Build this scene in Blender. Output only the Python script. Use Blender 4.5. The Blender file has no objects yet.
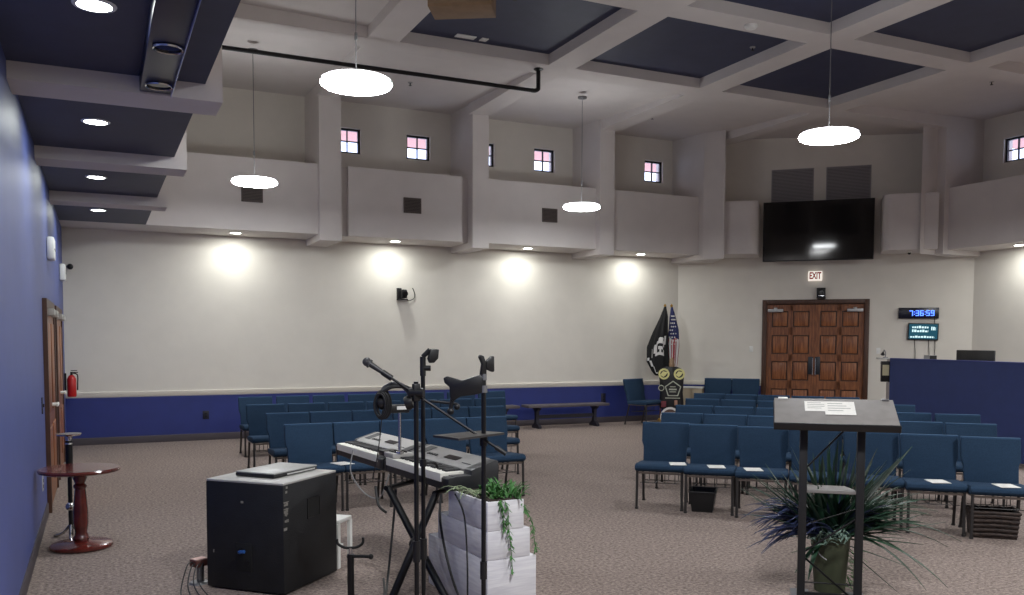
import bpy, bmesh, math, random
from mathutils import Vector, Matrix
random.seed(7)
PI = math.pi
sc = bpy.context.scene
COL = sc.collection
# ------------------------------------------------------------------ materials
MATS = {}
def srgb(c):
    return tuple(((x/255)/12.92 if x/255 <= .04045 else ((x/255+.055)/1.055)**2.4) for x in c)
def mat(name, rgb, rough=.6, metal=0., vary=0., vscale=8., bump=0., bscale=60., rgb2=None, spec=.5, coat=0., stretch=None):
    if name in MATS: return MATS[name]
    m = bpy.data.materials.new(name); m.use_nodes = True
    nt = m.node_tree; b = nt.nodes['Principled BSDF']
    c = srgb(rgb)
    b.inputs['Base Color'].default_value = (*c, 1)
    b.inputs['Roughness'].default_value = rough
    b.inputs['Metallic'].default_value = metal
    b.inputs['Specular IOR Level'].default_value = spec
    b.inputs['Coat Weight'].default_value = coat
    if vary or bump or rgb2:
        tc = nt.nodes.new('ShaderNodeTexCoord'); src = tc.outputs['Object']
        if stretch:
            mp = nt.nodes.new('ShaderNodeMapping'); mp.inputs['Scale'].default_value = stretch
            nt.links.new(src, mp.inputs['Vector']); src = mp.outputs['Vector']
    if vary or rgb2:
        n = nt.nodes.new('ShaderNodeTexNoise'); n.inputs['Scale'].default_value = vscale; n.inputs['Detail'].default_value = 4
        nt.links.new(src, n.inputs['Vector'])
        r = nt.nodes.new('ShaderNodeValToRGB'); r.color_ramp.elements[0].position = .35; r.color_ramp.elements[1].position = .65
        if rgb2: c2 = srgb(rgb2); c1 = c
        else: c1 = tuple(x*(1-vary) for x in c); c2 = tuple(min(1, x*(1+vary)) for x in c)
        r.color_ramp.elements[0].color = (*c1, 1); r.color_ramp.elements[1].color = (*c2, 1)
        nt.links.new(n.outputs['Fac'], r.inputs['Fac']); nt.links.new(r.outputs['Color'], b.inputs['Base Color'])
    if bump:
        n2 = nt.nodes.new('ShaderNodeTexNoise'); n2.inputs['Scale'].default_value = bscale; n2.inputs['Detail'].default_value = 3
        nt.links.new(src, n2.inputs['Vector'])
        bp = nt.nodes.new('ShaderNodeBump'); bp.inputs['Strength'].default_value = bump; bp.inputs['Distance'].default_value = .01
        nt.links.new(n2.outputs['Fac'], bp.inputs['Height']); nt.links.new(bp.outputs['Normal'], b.inputs['Normal'])
    MATS[name] = m; return m
def emit(name, rgb, s):
    if name in MATS: return MATS[name]
    m = bpy.data.materials.new(name); m.use_nodes = True; nt = m.node_tree
    nt.nodes.remove(nt.nodes['Principled BSDF'])
    e = nt.nodes.new('ShaderNodeEmission'); e.inputs['Color'].default_value = (*srgb(rgb), 1); e.inputs['Strength'].default_value = s
    nt.links.new(e.outputs[0], nt.nodes['Material Output'].inputs[0]); MATS[name] = m; return m

CREAM = mat('cream_paint', (211, 205, 202), .75, bump=.08, bscale=40, vary=.02, vscale=3)
CREAML = mat('cream_wall', (220, 215, 206), .75, bump=.08, bscale=40, vary=.02, vscale=3)
BLUEL = mat('blue_wainscot', (42, 54, 122), .45, vary=.05, vscale=4)
BLUED = mat('blue_side_wall', (66, 80, 142), .5, vary=.04, vscale=3, spec=.6)
NAVY = mat('navy_paint', (45, 50, 78), .55, vary=.08, vscale=6, bump=.05)
RAIL = mat('rail_paint', (232, 226, 214), .5)
BASE = mat('baseboard_vinyl', (62, 54, 60), .6)
BOOTH = mat('booth_paint', (42, 58, 112), .6, vary=.05, vscale=5)
GREYP = mat('grey_paint', (176, 172, 172), .6)
BLACK = mat('black_plastic', (18, 18, 20), .45)
BLACKM = mat('black_metal', (20, 20, 22), .4, metal=.3)
BLACKR = mat('black_rubber', (14, 14, 15), .75)
CHROME = mat('chrome', (200, 200, 200), .2, metal=1)
GREYM = mat('grey_metal', (130, 130, 132), .45, metal=.7)
FAB = mat('teal_blue_fabric', (40, 61, 84), .9, vary=.14, vscale=120, bump=.3, bscale=300, spec=.2)
FABE = mat('teal_blue_fabric_edge', (56, 82, 110), .9, vary=.1, vscale=120, bump=.2, bscale=300, spec=.2)
LEGM = mat('bronze_leg_metal', (70, 68, 68), .4, metal=.6)
RAILM = mat('seat_rail_metal', (118, 108, 102), .4, metal=.6)
WHITE = mat('white_plastic', (232, 232, 228), .5)
PAPER = mat('white_paper', (228, 226, 220), .8, vary=.04, vscale=40)
DOORW = mat('door_wood', (104, 60, 34), .45, rgb2=(146, 90, 52), vscale=6, stretch=(5, 5, .6), coat=.15)
DOORP = mat('door_panel_wood', (112, 62, 34), .45, rgb2=(158, 98, 56), vscale=7, stretch=(6, 6, .5), coat=.15)
DOORF = mat('door_frame_wood', (62, 38, 26), .45, rgb2=(80, 50, 34), vscale=8, stretch=(6, 6, .6))
REDW = mat('mahogany', (74, 26, 22), .22, rgb2=(100, 36, 28), vscale=9, coat=.4)
PWHITE = mat('whitewashed_wood', (204, 202, 208), .7, rgb2=(222, 221, 224), vscale=5, stretch=(.8, .8, 9), bump=.15, bscale=12)
DARKG = mat('dark_green_leaf', (34, 66, 46), .45, vary=.35, vscale=20)
MIDG = mat('bright_green_leaf', (62, 112, 52), .5, vary=.3, vscale=20)
BLUELF = mat('blue_leaf', (44, 52, 84), .5, vary=.3, vscale=20)
SILVG = mat('silver_leaf', (110, 132, 120), .7, vary=.2, vscale=30)
BUCK = mat('green_bucket', (62, 68, 48), .6, vary=.12, vscale=5)
LECT = mat('grey_laminate', (128, 124, 121), .6, vary=.06, vscale=14)
LECTM = mat('dark_grey_metal', (40, 40, 42), .5, metal=.4)
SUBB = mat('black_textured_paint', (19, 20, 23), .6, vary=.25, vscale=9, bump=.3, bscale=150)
SUBT = mat('worn_sheen_grey_top', (176, 174, 170), .4, vary=.12, vscale=5)  # pale grey for wear, with the top's reflected light painted in
SILVER = mat('silver_plastic', (196, 196, 192), .35, metal=.2)
CABLE = mat('cable_rubber', (20, 20, 22), .5)
LGREY = mat('light_grey_plastic', (168, 166, 162), .5)
KGREY = mat('keyboard_grey', (120, 118, 116), .5, vary=.05)
KBLK = mat('keyboard_black', (34, 35, 38), .45)
KWHITE = mat('key_white', (236, 234, 224), .35)
VENT = mat('vent_grey', (92, 82, 78), .6)
VENTD = mat('vent_dark', (52, 46, 44), .7)
WINF = mat('window_frame_black', (22, 22, 26), .5)
PINK = mat('exterior_stucco', (206, 152, 140), .9)
SCREEN = mat('black_screen', (8, 8, 12), .06, spec=.5, bump=.02, bscale=2)
LAMP = emit('pendant_glow', (250, 253, 255), 42.0)
LAMPU = emit('pendant_upper_glow', (250, 253, 255), 9.0)
DOWN = emit('downlight_glow', (244, 252, 246), 14.0)
LED = emit('blue_led', (70, 110, 255), 3.0)
TAN = mat('tan_wood', (128, 102, 76), .6, vary=.1, vscale=6)

def carpet():
    m = bpy.data.materials.new('carpet'); m.use_nodes = True; nt = m.node_tree; b = nt.nodes['Principled BSDF']
    tc = nt.nodes.new('ShaderNodeTexCoord')
    n1 = nt.nodes.new('ShaderNodeTexNoise'); n1.inputs['Scale'].default_value = 38; n1.inputs['Detail'].default_value = 6; n1.inputs['Roughness'].default_value = .75
    n2 = nt.nodes.new('ShaderNodeTexNoise'); n2.inputs['Scale'].default_value = .9; n2.inputs['Detail'].default_value = 3
    r = nt.nodes.new('ShaderNodeValToRGB'); e = r.color_ramp.elements
    e[0].position = .36; e[0].color = (*srgb((96, 85, 81)), 1); e[1].position = .64; e[1].color = (*srgb((172, 156, 147)), 1)
    mx = nt.nodes.new('ShaderNodeMixRGB'); mx.blend_type = 'MULTIPLY'; mx.inputs['Fac'].default_value = .15
    nt.links.new(tc.outputs['Object'], n1.inputs['Vector']); nt.links.new(tc.outputs['Object'], n2.inputs['Vector'])
    nt.links.new(n1.outputs['Fac'], r.inputs['Fac']); nt.links.new(r.outputs['Color'], mx.inputs['Color1']); nt.links.new(n2.outputs['Fac'], mx.inputs['Color2'])
    g = nt.nodes.new('ShaderNodeGamma'); g.inputs['Gamma'].default_value = 1.0
    nt.links.new(mx.outputs['Color'], g.inputs['Color']); nt.links.new(g.outputs[0], b.inputs['Base Color'])
    bp = nt.nodes.new('ShaderNodeBump'); bp.inputs['Strength'].default_value = .5; bp.inputs['Distance'].default_value = .01
    nt.links.new(n1.outputs['Fac'], bp.inputs['Height']); nt.links.new(bp.outputs['Normal'], b.inputs['Normal'])
    b.inputs['Roughness'].default_value = .95; b.inputs['Specular IOR Level'].default_value = .15
    return m
CARPET = carpet()

# ------------------------------------------------------------------ mesh builder
class MB:
    def __init__(s): s.bm = bmesh.new(); s.mi = 0
    def _merge(s, t, M=None):
        if M is not None: bmesh.ops.transform(t, matrix=M, verts=t.verts)
        for f in t.faces: f.material_index = s.mi
        me = bpy.data.meshes.new('t'); t.to_mesh(me); t.free(); s.bm.from_mesh(me); bpy.data.meshes.remove(me)
        return s
    def m(s, i): s.mi = i; return s
    def box(s, x0, x1, y0, y1, z0, z1, bev=0., M=None, seg=2):
        t = bmesh.new(); bmesh.ops.create_cube(t, size=1)
        bmesh.ops.scale(t, vec=(abs(x1-x0), abs(y1-y0), abs(z1-z0)), verts=t.verts)
        bmesh.ops.translate(t, vec=((x0+x1)/2, (y0+y1)/2, (z0+z1)/2), verts=t.verts)
        if bev: bmesh.ops.bevel(t, geom=t.edges[:], offset=bev, segments=seg, affect='EDGES', profile=.5)
        return s._merge(t, M)
    def prism(s, pts, d, axis='z', o=0., bev=0., M=None):
        """extrude a 2-D outline by d; axis z: (x,y)->z ; axis y: (x,z)->y ; axis x: (y,z)->x"""
        t = bmesh.new()
        def v3(p, h):
            return (p[0], p[1], h) if axis == 'z' else (p[0], h, p[1]) if axis == 'y' else (h, p[0], p[1])
        a = [t.verts.new(v3(p, o)) for p in pts]; b = [t.verts.new(v3(p, o+d)) for p in pts]
        t.faces.new(a); t.faces.new(b[::-1]); n = len(pts)
        for i in range(n): t.faces.new((a[i], b[i], b[(i+1) % n], a[(i+1) % n]))
        bmesh.ops.recalc_face_normals(t, faces=t.faces)
        if bev: bmesh.ops.bevel(t, geom=t.edges[:], offset=bev, segments=2, affect='EDGES', profile=.5)
        return s._merge(t, M)
    def cyl(s, p0, p1, r, r2=None, n=14, caps=True, M=None):
        p0, p1 = Vector(p0), Vector(p1); d = p1-p0
        t = bmesh.new(); bmesh.ops.create_cone(t, cap_ends=caps, segments=n, radius1=r, radius2=r if r2 is None else r2, depth=d.length)
        T = Matrix.Translation((p0+p1)/2) @ d.to_track_quat('Z', 'Y').to_matrix().to_4x4()
        return s._merge(t, T if M is None else M @ T)
    def sph(s, c, r, sx=1, sy=1, sz=1, n=14, M=None):
        t = bmesh.new(); bmesh.ops.create_uvsphere(t, u_segments=n, v_segments=max(6, n*2//3), radius=r)
        T = Matrix.Translation(c) @ Matrix.Diagonal((sx, sy, sz, 1))
        return s._merge(t, T if M is None else M @ T)
    def lathe(s, prof, c=(0, 0, 0), n=28, M=None, ring=False):
        t = bmesh.new(); rings = []
        for r, z in prof:
            if r < 1e-5: rings.append([t.verts.new((0, 0, z))])
            else: rings.append([t.verts.new((r*math.cos(2*PI*k/n), r*math.sin(2*PI*k/n), z)) for k in range(n)])
        for a, b in zip(rings, rings[1:]):
            for k in range(n):
                q = [a[k % len(a)], a[(k+1) % len(a)], b[(k+1) % len(b)], b[k % len(b)]]
                u = list(dict.fromkeys(q))
                if len(u) >= 3: t.faces.new(u)
        if ring:
            for k in range(n): t.faces.new((rings[-1][k], rings[-1][(k+1) % n], rings[0][(k+1) % n], rings[0][k]))
        for e, fl in ((rings[0], 1), (rings[-1], 0)):
            if len(e) > 1 and not ring: t.faces.new(e[::-1] if fl else e)
        bmesh.ops.recalc_face_normals(t, faces=t.faces)
        T = Matrix.Translation(c)
        return s._merge(t, T if M is None else M @ T)
    def tube(s, pts, r, n=8, smooth=True, M=None, closed=False):
        P = [Vector(p) for p in pts]
        if smooth and len(P) > 2:
            Q = []
            for i in range(len(P)-1):
                p0 = P[i-1] if i else P[0]; p1, p2 = P[i], P[i+1]; p3 = P[i+2] if i+2 < len(P) else P[-1]
                for k in range(6):
                    u = k/6
                    Q.append(.5*((2*p1)+(p2-p0)*u+(2*p0-5*p1+4*p2-p3)*u*u+(3*p1-p0-3*p2+p3)*u**3))
            Q.append(P[-1]); P = Q
        t = bmesh.new(); rings = []; up = None
        for i, p in enumerate(P):
            d = (P[min(i+1, len(P)-1)]-P[max(i-1, 0)]).normalized()
            if up is None: up = d.orthogonal().normalized()
            else:
                up = up-d*up.dot(d)
                up = up.normalized() if up.length > 1e-6 else d.orthogonal().normalized()
            w = d.cross(up); rr = r[min(i, len(r)-1)] if isinstance(r, (list, tuple)) else r
            rings.append([t.verts.new(p+rr*(math.cos(2*PI*k/n)*up+math.sin(2*PI*k/n)*w)) for k in range(n)])
        for a, b in zip(rings, rings[1:]):
            for k in range(n): t.faces.new((a[k], a[(k+1) % n], b[(k+1) % n], b[k]))
        t.faces.new(rings[0][::-1]); t.faces.new(rings[-1])
        return s._merge(t, M)
    def grid(s, rows, M=None, thick=0.):
        """sheet through a grid of points, given thickness"""
        t = bmesh.new(); V = [[t.verts.new(p) for p in r] for r in rows]
        for i in range(len(V)-1):
            for j in range(len(V[0])-1): t.faces.new((V[i][j], V[i][j+1], V[i+1][j+1], V[i+1][j]))
        if thick:
            bmesh.ops.recalc_face_normals(t, faces=t.faces)
            bmesh.ops.solidify(t, geom=t.faces[:], thickness=thick)
        return s._merge(t, M)
    def blade(s, base, tip, w, droop, side=None, n=7, thick=.0015):
        """curved leaf blade from base to tip"""
        b, t_ = Vector(base), Vector(tip); d = t_-b
        sd = d.cross(Vector((0, 0, 1))); sd = sd.normalized() if sd.length > 1e-4 else Vector((1, 0, 0))
        if side: sd = (sd+Vector(side)).normalized()
        rows = []
        for i in range(n+1):
            u = i/n; p = b+d*u+Vector((0, 0, droop*4*u*(1-u)))
            ww = w*(.35+.65*min(1, u*3))*(1-u**3)+.0008
            rows.append([p-sd*ww, p+Vector((0, 0, -ww*.35)), p+sd*ww])
        return s.grid(rows, thick=thick)
    def build(s, name, mats, parent=None, loc=(0, 0, 0), rot=(0, 0, 0), smooth=True, ang=38):
        bm = s.bm; bmesh.ops.remove_doubles(bm, verts=bm.verts, dist=1e-6)
        if smooth:
            for f in bm.faces: f.smooth = True
            a = math.radians(ang)
            for e in bm.edges: e.smooth = len(e.link_faces) == 2 and e.calc_face_angle(0) < a
        me = bpy.data.meshes.new(name); bm.to_mesh(me); bm.free()
        for m_ in (mats if isinstance(mats, (list, tuple)) else [mats]): me.materials.append(m_)
        o = bpy.data.objects.new(name, me); COL.objects.link(o); o.location = loc; o.rotation_euler = rot
        if parent: o.parent = parent
        return o
def tag(o, label, cat, group=None):
    o['label'] = label; o['category'] = cat
    if group: o['group'] = group
    return o
def struct(o, label=None):
    o['kind'] = 'structure'
    if label: o['label'] = label
    return o
def thing(name, label, cat, loc=(0, 0, 0), rz=0., group=None):
    o = bpy.data.objects.new(name, None); COL.objects.link(o); o.location = loc; o.rotation_euler = (0, 0, rz)
    o.empty_display_size = .1
    return tag(o, label, cat, group)
def copy_tree(o, parent=None):
    c = o.copy(); COL.objects.link(c)
    if parent: c.parent = parent
    for ch in KIDS(o): copy_tree(ch, c)
    return c
def KIDS(o): return [x for x in COL.objects if x.parent == o]
def text(name, s, size, mt, parent, loc, rot=(PI/2, 0, 0), ext=.002, xs=1.):
    cu = bpy.data.curves.new(name, 'FONT'); cu.body = s; cu.size = size; cu.extrude = ext; cu.align_x = 'CENTER'; cu.align_y = 'CENTER'; cu.offset = size*.03
    t = bpy.data.objects.new('tmp', cu); COL.objects.link(t); dg = bpy.context.evaluated_depsgraph_get(); dg.update()
    me = bpy.data.meshes.new_from_object(t.evaluated_get(dg)); COL.objects.unlink(t); bpy.data.objects.remove(t)
    me.materials.clear(); me.materials.append(mt)
    o = bpy.data.objects.new(name, me); COL.objects.link(o); o.parent = parent; o.location = loc; o.rotation_euler = rot; o.scale = (xs, 1, 1)
    return o

# ------------------------------------------------------------------ room frame (metres): x along the far wall, y towards it
H = 1.7; VA = 15.517; UD = -.4744; UAB = 11.1195; PH = .7735
CP, SP = math.cos(PH), math.sin(PH)
TB = 5.65; UBC = UAB+TB*CP; VBC = VA-TB*SP
ZS = 3.41; ZCOL = 3.30; ZBOX = 4.55; ZC = 5.62; ZCO = 5.77; ZTOP = 5.82
VBACK = -4.0
def Bp(t, off, z): return (UAB+t*CP-off*SP, VA-t*SP-off*CP, z)       # entrance wall: t along it, off into the room
RB = -PH

# floor
MB().box(UD-1, UBC+1, VBACK-1, VA+1, -.1, 0).build('floor', CARPET)['kind'] = 'structure'

# walls -------------------------------------------------------------
def wall_cells(xs, zs, holes, y0, y1, mb, lim=99):
    for i in range(len(xs)-1):
        for j in range(len(zs)-1):
            cx, cz = (xs[i]+xs[i+1])/2, (zs[j]+zs[j+1])/2
            if any(h[0] < cx < h[1] and h[2] < cz < h[3] for h in holes): continue
            mb.m(1 if cz < .75 and cx < lim else 0).box(xs[i], xs[i+1], y0, y1, zs[j], zs[j+1])
WZ0, WZ1 = 4.96, 5.40
winA = [(3.82, 4.27), (5.12, 5.57), (6.41, 6.86), (7.70, 8.15), (10.25, 10.70)]
holes = [(a, b, WZ0, WZ1) for a, b in winA]
mb = MB(); xs = sorted({UD-.3, UAB+.25, *[x for w in winA for x in w]})
wall_cells(xs, [0, .75, WZ0, WZ1, 6.0], holes, VA, VA+.25, mb)
struct(mb.build('wall_far', [CREAML, BLUEL], smooth=False))
LC = VBC-VBACK
hC = (VBC-11.04, VBC-10.55)       # window on the right wall (distance from the corner)
mb = MB(); wall_cells([-.1, hC[0], hC[1], LC], [0, .75, WZ0+.02, WZ1+.02, 6.0], [(*hC, WZ0+.02, WZ1+.02)], 0, .25, mb)
struct(mb.build('wall_right', [CREAML, BLUEL], loc=(UBC, VBC, 0), rot=(0, 0, -PI/2), smooth=False))
# entrance wall with door opening
D0, D1, DZ = 1.74, 3.80, 2.52
mb = MB(); wall_cells([-.1, D0, D1, TB+.1], [0, .75, DZ, 6.0], [(D0, D1, -1, DZ)], 0, .25, mb, D1)
struct(mb.build('wall_entrance', [CREAML, BLUEL], loc=Bp(0, 0, 0), rot=(0, 0, RB), smooth=False))
# left wall, blue below the soffit, cream above
mb = MB().m(0).box(UD-.25, UD, VBACK, VA, 0, ZS).m(1).box(UD-.25, UD, VBACK, VA, ZS, 6.0)
struct(mb.build('wall_left', [BLUED, CREAM], smooth=False))
struct(MB().box(UD-.25, UBC+.25, VBACK-.25, VBACK, 0, 6.0).build('wall_back', CREAML, smooth=False))

# chair rail (trim) and baseboards
def rail_profile(l0, l1):
    return MB().prism([(0, .765), (-.012, .765), (-.02, .785), (-.028, .81), (-.03, .835), (-.02, .84), (0, .84)], l1-l0, axis='x', o=l0)
struct(rail_profile(UD, UAB).build('trim_1', RAIL, loc=(0, VA, 0)))
struct(rail_profile(0, D0-.02).build('trim_2', RAIL, loc=Bp(0, 0, 0), rot=(0, 0, RB)))
def base_profile(l0, l1): return MB().prism([(0, 0), (-.014, 0), (-.014, .10), (-.006, .115), (0, .115)], l1-l0, axis='x', o=l0)
struct(base_profile(UD, UAB).build('baseboard_far', BASE, loc=(0, VA, 0)))
mbb = base_profile(0, D0-.02)
struct(mbb.build('baseboard_entrance', BASE, loc=Bp(0, 0, 0), rot=(0, 0, RB)))
mbb = MB()
for a, b in ((VBACK, 9.58), (11.37, 11.79)): mbb.prism([(0, 0), (-.014, 0), (-.014, .10), (-.006, .115), (0, .115)], b-a, axis='x', o=a)
struct(mbb.build('baseboard_left', BASE, loc=(UD, 0, 0), rot=(0, 0, PI/2)))

# ceiling: coffered grid ----------------------------------------------
us = [(1.03+2.652*k, 3.25+2.652*k) for k in range(5)]           # coffer openings along x
vs = [(9.11-2.71*k, 11.43-2.71*k) for k in range(6)]            # rows towards the camera
UG0, UG1 = 3.25, 11.60                                          # grid field (coffers 1..3) incl. border beams
mb = MB()
mb.m(0)
ub = [(3.25, 3.68), (5.90, 6.33), (8.55, 8.98), (11.20, 11.60)]
vb = [(vs[k][1], vs[k][1]+.42) if k == 0 else (vs[k][1], vs[k-1][0]) for k in range(6)]
ucells = [(ub[i][1], ub[i+1][0]) for i in range(3)]
V0 = vs[-1][0]-.4
for a, b in ub: mb.box(a, b, VBACK, vb[0][1], ZC, ZCO+.02)
for a, b in vb:
    for c, d in ucells: mb.box(c, d, a, b, ZC, ZCO+.02)
# recess sides and navy tops
for c, d in ucells:
    for (a, b) in vs:
        e = .03
        mb.m(1).box(c-.02, d+.02, a-.02, b+.02, ZCO, ZCO+.05)
# beams from the grid out to the wall columns
BD = ZC
for a, b in ub: mb.m(0).box(a+.02, b-.04, vb[0][1], VA-1.0, ZC, ZTOP+.15)
for a, b in vb:
    mb.box(UD+.3, ub[0][0], a+.02, b-.02, ZC, ZTOP+.15)
    mb.box(ub[3][1], UBC-.9, a+.02, b-.02, ZC, ZTOP+.15)
# outer ceiling bays rise from the grid to the walls
def slab(q, th=.08):
    t = bmesh.new(); lo = [t.verts.new(p) for p in q]; hi = [t.verts.new((p[0], p[1], p[2]+th)) for p in q]; n = len(q)
    t.faces.new(lo); t.faces.new(hi)
    for i in range(n): t.faces.new((lo[i], lo[(i+1) % n], hi[(i+1) % n], hi[i]))
    bmesh.ops.recalc_face_normals(t, faces=t.faces); mb._merge(t)
zi, zo = ZC+.06, ZTOP+.04
slab([(UD, vb[0][1], zi), (UBC, vb[0][1], zi), (UBC, VA+.2, zo), (UD, VA+.2, zo)])
slab([(UD-.2, VBACK, zo), (UD-.2, vb[0][1], zo), (ub[0][0], vb[0][1], ZC+.14), (ub[0][0], VBACK, ZC+.14)])
slab([(UBC+.2, VBACK, zo), (UBC+.2, vb[0][1], zo), (ub[3][1], vb[0][1], ZC+.14), (ub[3][1], VBACK, ZC+.14)])
struct(mb.build('ceiling', [CREAM, NAVY], smooth=False))
struct(MB().box(UD-.5, UBC+.5, VBACK-.5, VA+.4, 6.0, 6.1).build('ceiling_deck', CREAM, smooth=False))

# wall bulkhead boxes and hanging columns (structure trim) --------------
tn = [3]
def trim(mb, mats, **k):
    tn[0] += 1; return struct(mb.build('trim_%d' % tn[0], mats, smooth=False, **k))
BF = VA-.93; CF = VA-1.07
colA = [(3.29, 3.65), (5.97, 6.28), (8.55, 8.87)]
spans = [(UD, 3.17), (3.78, 5.86), (6.40, 8.50), (8.98, 10.83)]
for i, (a, b) in enumerate(spans):
    if i == 0: mb = MB().box(a, 3.29, BF, VA, ZS, ZBOX)
    elif i == 1:
        mb = MB().box(3.65, 5.97, BF+.10, VA, ZS, ZBOX).box(3.80, 5.83, BF, BF+.1, ZS, ZBOX)
    elif i == 2: mb = MB().box(6.28, 8.55, BF, VA, ZS, ZBOX)
    else: mb = MB().box(8.87, 10.94, BF, VA, ZS, ZBOX)
    trim(mb, CREAM)
for a, b in colA: trim(MB().box(a, b, CF, VA, ZCOL, 5.98), CREAM)
# corner column between far wall and entrance wall (bent plan)
k1 = [(10.94, VA), (10.94, CF), (11.06, CF)]
p = Bp(1.06, 1.07, 0); q = Bp(1.06, 0, 0)
trim(MB().prism([(10.94, VA), (10.94, CF), (p[0]-.02, p[1]+.02), (p[0], p[1]), (UAB+.55, VA-.45), (UAB, VA)], 5.98-ZCOL, o=ZCOL), CREAM)
# boxes either side of the TV, rounded inner end
def bbox(t0, t1, round_right):
    pts = [(t0, 0), (t0, -.92)] if round_right else [(t1, 0), (t1, -.92)]
    e, s_ = (t1, 1) if round_right else (t0, -1)
    for k in range(7):
        a = k/6*PI/2; pts.append((e-s_*.16+s_*.16*math.sin(a), -.76-.16*math.cos(a)))
    pts.append((e, 0)); return MB().prism(pts, 4.42-ZS+.02, o=ZS-.02)
trim(bbox(.75, 1.67, True), CREAM, loc=Bp(0, 0, 0), rot=(0, 0, RB))
trim(bbox(3.96, 4.9, False), CREAM, loc=Bp(0, 0, 0), rot=(0, 0, RB))
# corner column entrance wall / right wall
CFC = UBC-1.0
p = Bp(4.59, 1.0, 0)
trim(MB().prism([(UBC-.2, VBC+.3), p[:2], (CFC-.02, VBC+.06), (CFC-.02, 11.45), (UBC, 11.45), (UBC, VBC)], 5.98-ZCOL, o=ZCOL), CREAM)
trim(MB().box(UBC-.9, UBC, 9.4, 11.45, ZS-.02, 4.52), CREAM)
trim(MB().box(UBC-1.0, UBC, 9.05, 9.4, ZCOL, 5.98), CREAM)
trim(MB().box(UBC-.9, UBC, VBACK, 9.05, ZS-.02, 4.52), CREAM)
# left side: fins and navy bottomed boxes
finv = [6.38+2.67*k for k in range(-3, 3)]
UF = .80; UP = .69
for v in finv:
    if v+.42 < VA: trim(MB().box(UD, UF, v, v+.40, ZCOL, 5.98), CREAM)
edges = [VBACK]+[x for v in finv for x in (v, v+.40)]+[VA]
for i in range(0, len(edges)-1, 2):
    a, b = edges[i], min(edges[i+1], VA)
    if b-a < .05: continue
    if i == len(edges)-2: b = BF-.002
    trim(MB().m(0).box(UD, UP, a, b, ZS+.03, ZBOX).m(1).box(UD, UP-.001, a+.001, b-.001, ZS, ZS+.03), [CREAM, NAVY])

# windows -----------------------------------------------------------
def window(n, w, h, loc, rz, glass):
    o = MB().box(-w/2, -w/2+.035, .02, .07, 0, h).box(w/2-.035, w/2, .02, .07, 0, h).box(-w/2, w/2, .02, .07, 0, .035).box(-w/2, w/2, .02, .07, h-.035, h) \
        .box(-.009, .009, .025, .065, 0, h).box(-w/2, w/2, .025, .065, h*.5-.009, h*.5+.009).build('window_%d' % n, WINF, loc=loc, rot=(0, 0, rz), smooth=False)
    struct(o)
    MB().box(-w/2+.02, w/2-.02, .043, .049, .02, h-.02).build('pane', glass, o, smooth=False)
GL = bpy.data.materials.new('window_glass'); GL.use_nodes = True
nt = GL.node_tree; nt.nodes.remove(nt.nodes['Principled BSDF'])
t1 = nt.nodes.new('ShaderNodeBsdfTransparent'); t1.inputs[0].default_value = (.93, .95, 1, 1); g1 = nt.nodes.new('ShaderNodeBsdfGlossy'); g1.inputs['Roughness'].default_value = .02
mxs = nt.nodes.new('ShaderNodeMixShader'); mxs.inputs[0].default_value = .05
nt.links.new(t1.outputs[0], mxs.inputs[1]); nt.links.new(g1.outputs[0], mxs.inputs[2]); nt.links.new(mxs.outputs[0], nt.nodes['Material Output'].inputs[0])
for i, (a, b) in enumerate(winA): window(i+1, b-a, WZ1-WZ0, ((a+b)/2, VA+.04, WZ0), 0, GL)
window(6, hC[1]-hC[0], WZ1-WZ0, (UBC+.04, 10.795, WZ0+.02), -PI/2, GL)
struct(MB().box(UD-.3, UAB+2, VA+.25, VA+1.75, 5.55, 5.65).build('roof_eave', PINK, smooth=False))
struct(MB().box(UBC+.25, UBC+1.75, 6, VBC+.4, 5.57, 5.67).build('roof_eave', PINK, smooth=False))

# doors -------------------------------------------------------------
dr = bpy.data.objects.new('door_1', None); COL.objects.link(dr); dr.location = Bp(D0, 0, 0); dr.rotation_euler = (0, 0, RB); struct(dr, 'dark brown panelled double doors under the EXIT sign')
W = D1-D0; f = .09
MB().box(0, f, -.03, .2, 0, DZ, .006).box(W-f, W, -.03, .2, 0, DZ, .006).box(f, W-f, -.03, .2, DZ-f, DZ, .006).box(f, W-f, .08, .2, 0, DZ-f).build('door_frame', DOORF, dr)  # frame plus an added backing panel that blocks daylight at the leaf gaps
lw = (W-2*f)/2
def leaf_mesh():
    mb = MB(); h = DZ-f-.01; st = .10; w = lw-.004
    cols = [(st, w/2-.045), (w/2+.045, w-st)]; rows = [(.20, .70), (.87, 1.265), (1.41, 1.80), (1.96, 2.29)]
    # stiles and rails
    mb.m(0); mb.box(0, st, .03, .075, .01, h).box(w-st, w, .03, .075, .01, h).box(w/2-.045, w/2+.045, .03, .075, .01, h)
    for a, b in ((.01, .20), (.70, .87), (1.265, 1.41), (1.80, 1.96), (2.29, h)): mb.box(st, w-st, .03, .075, a, b)
    for a, b in cols:
        for c, d in rows:
            mb.m(2); mb.box(a, b, .058, .07, c, d)
            mb.m(1).box(a+.022, b-.022, .040, .06, c+.022, d-.022, .012)
    return mb
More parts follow.
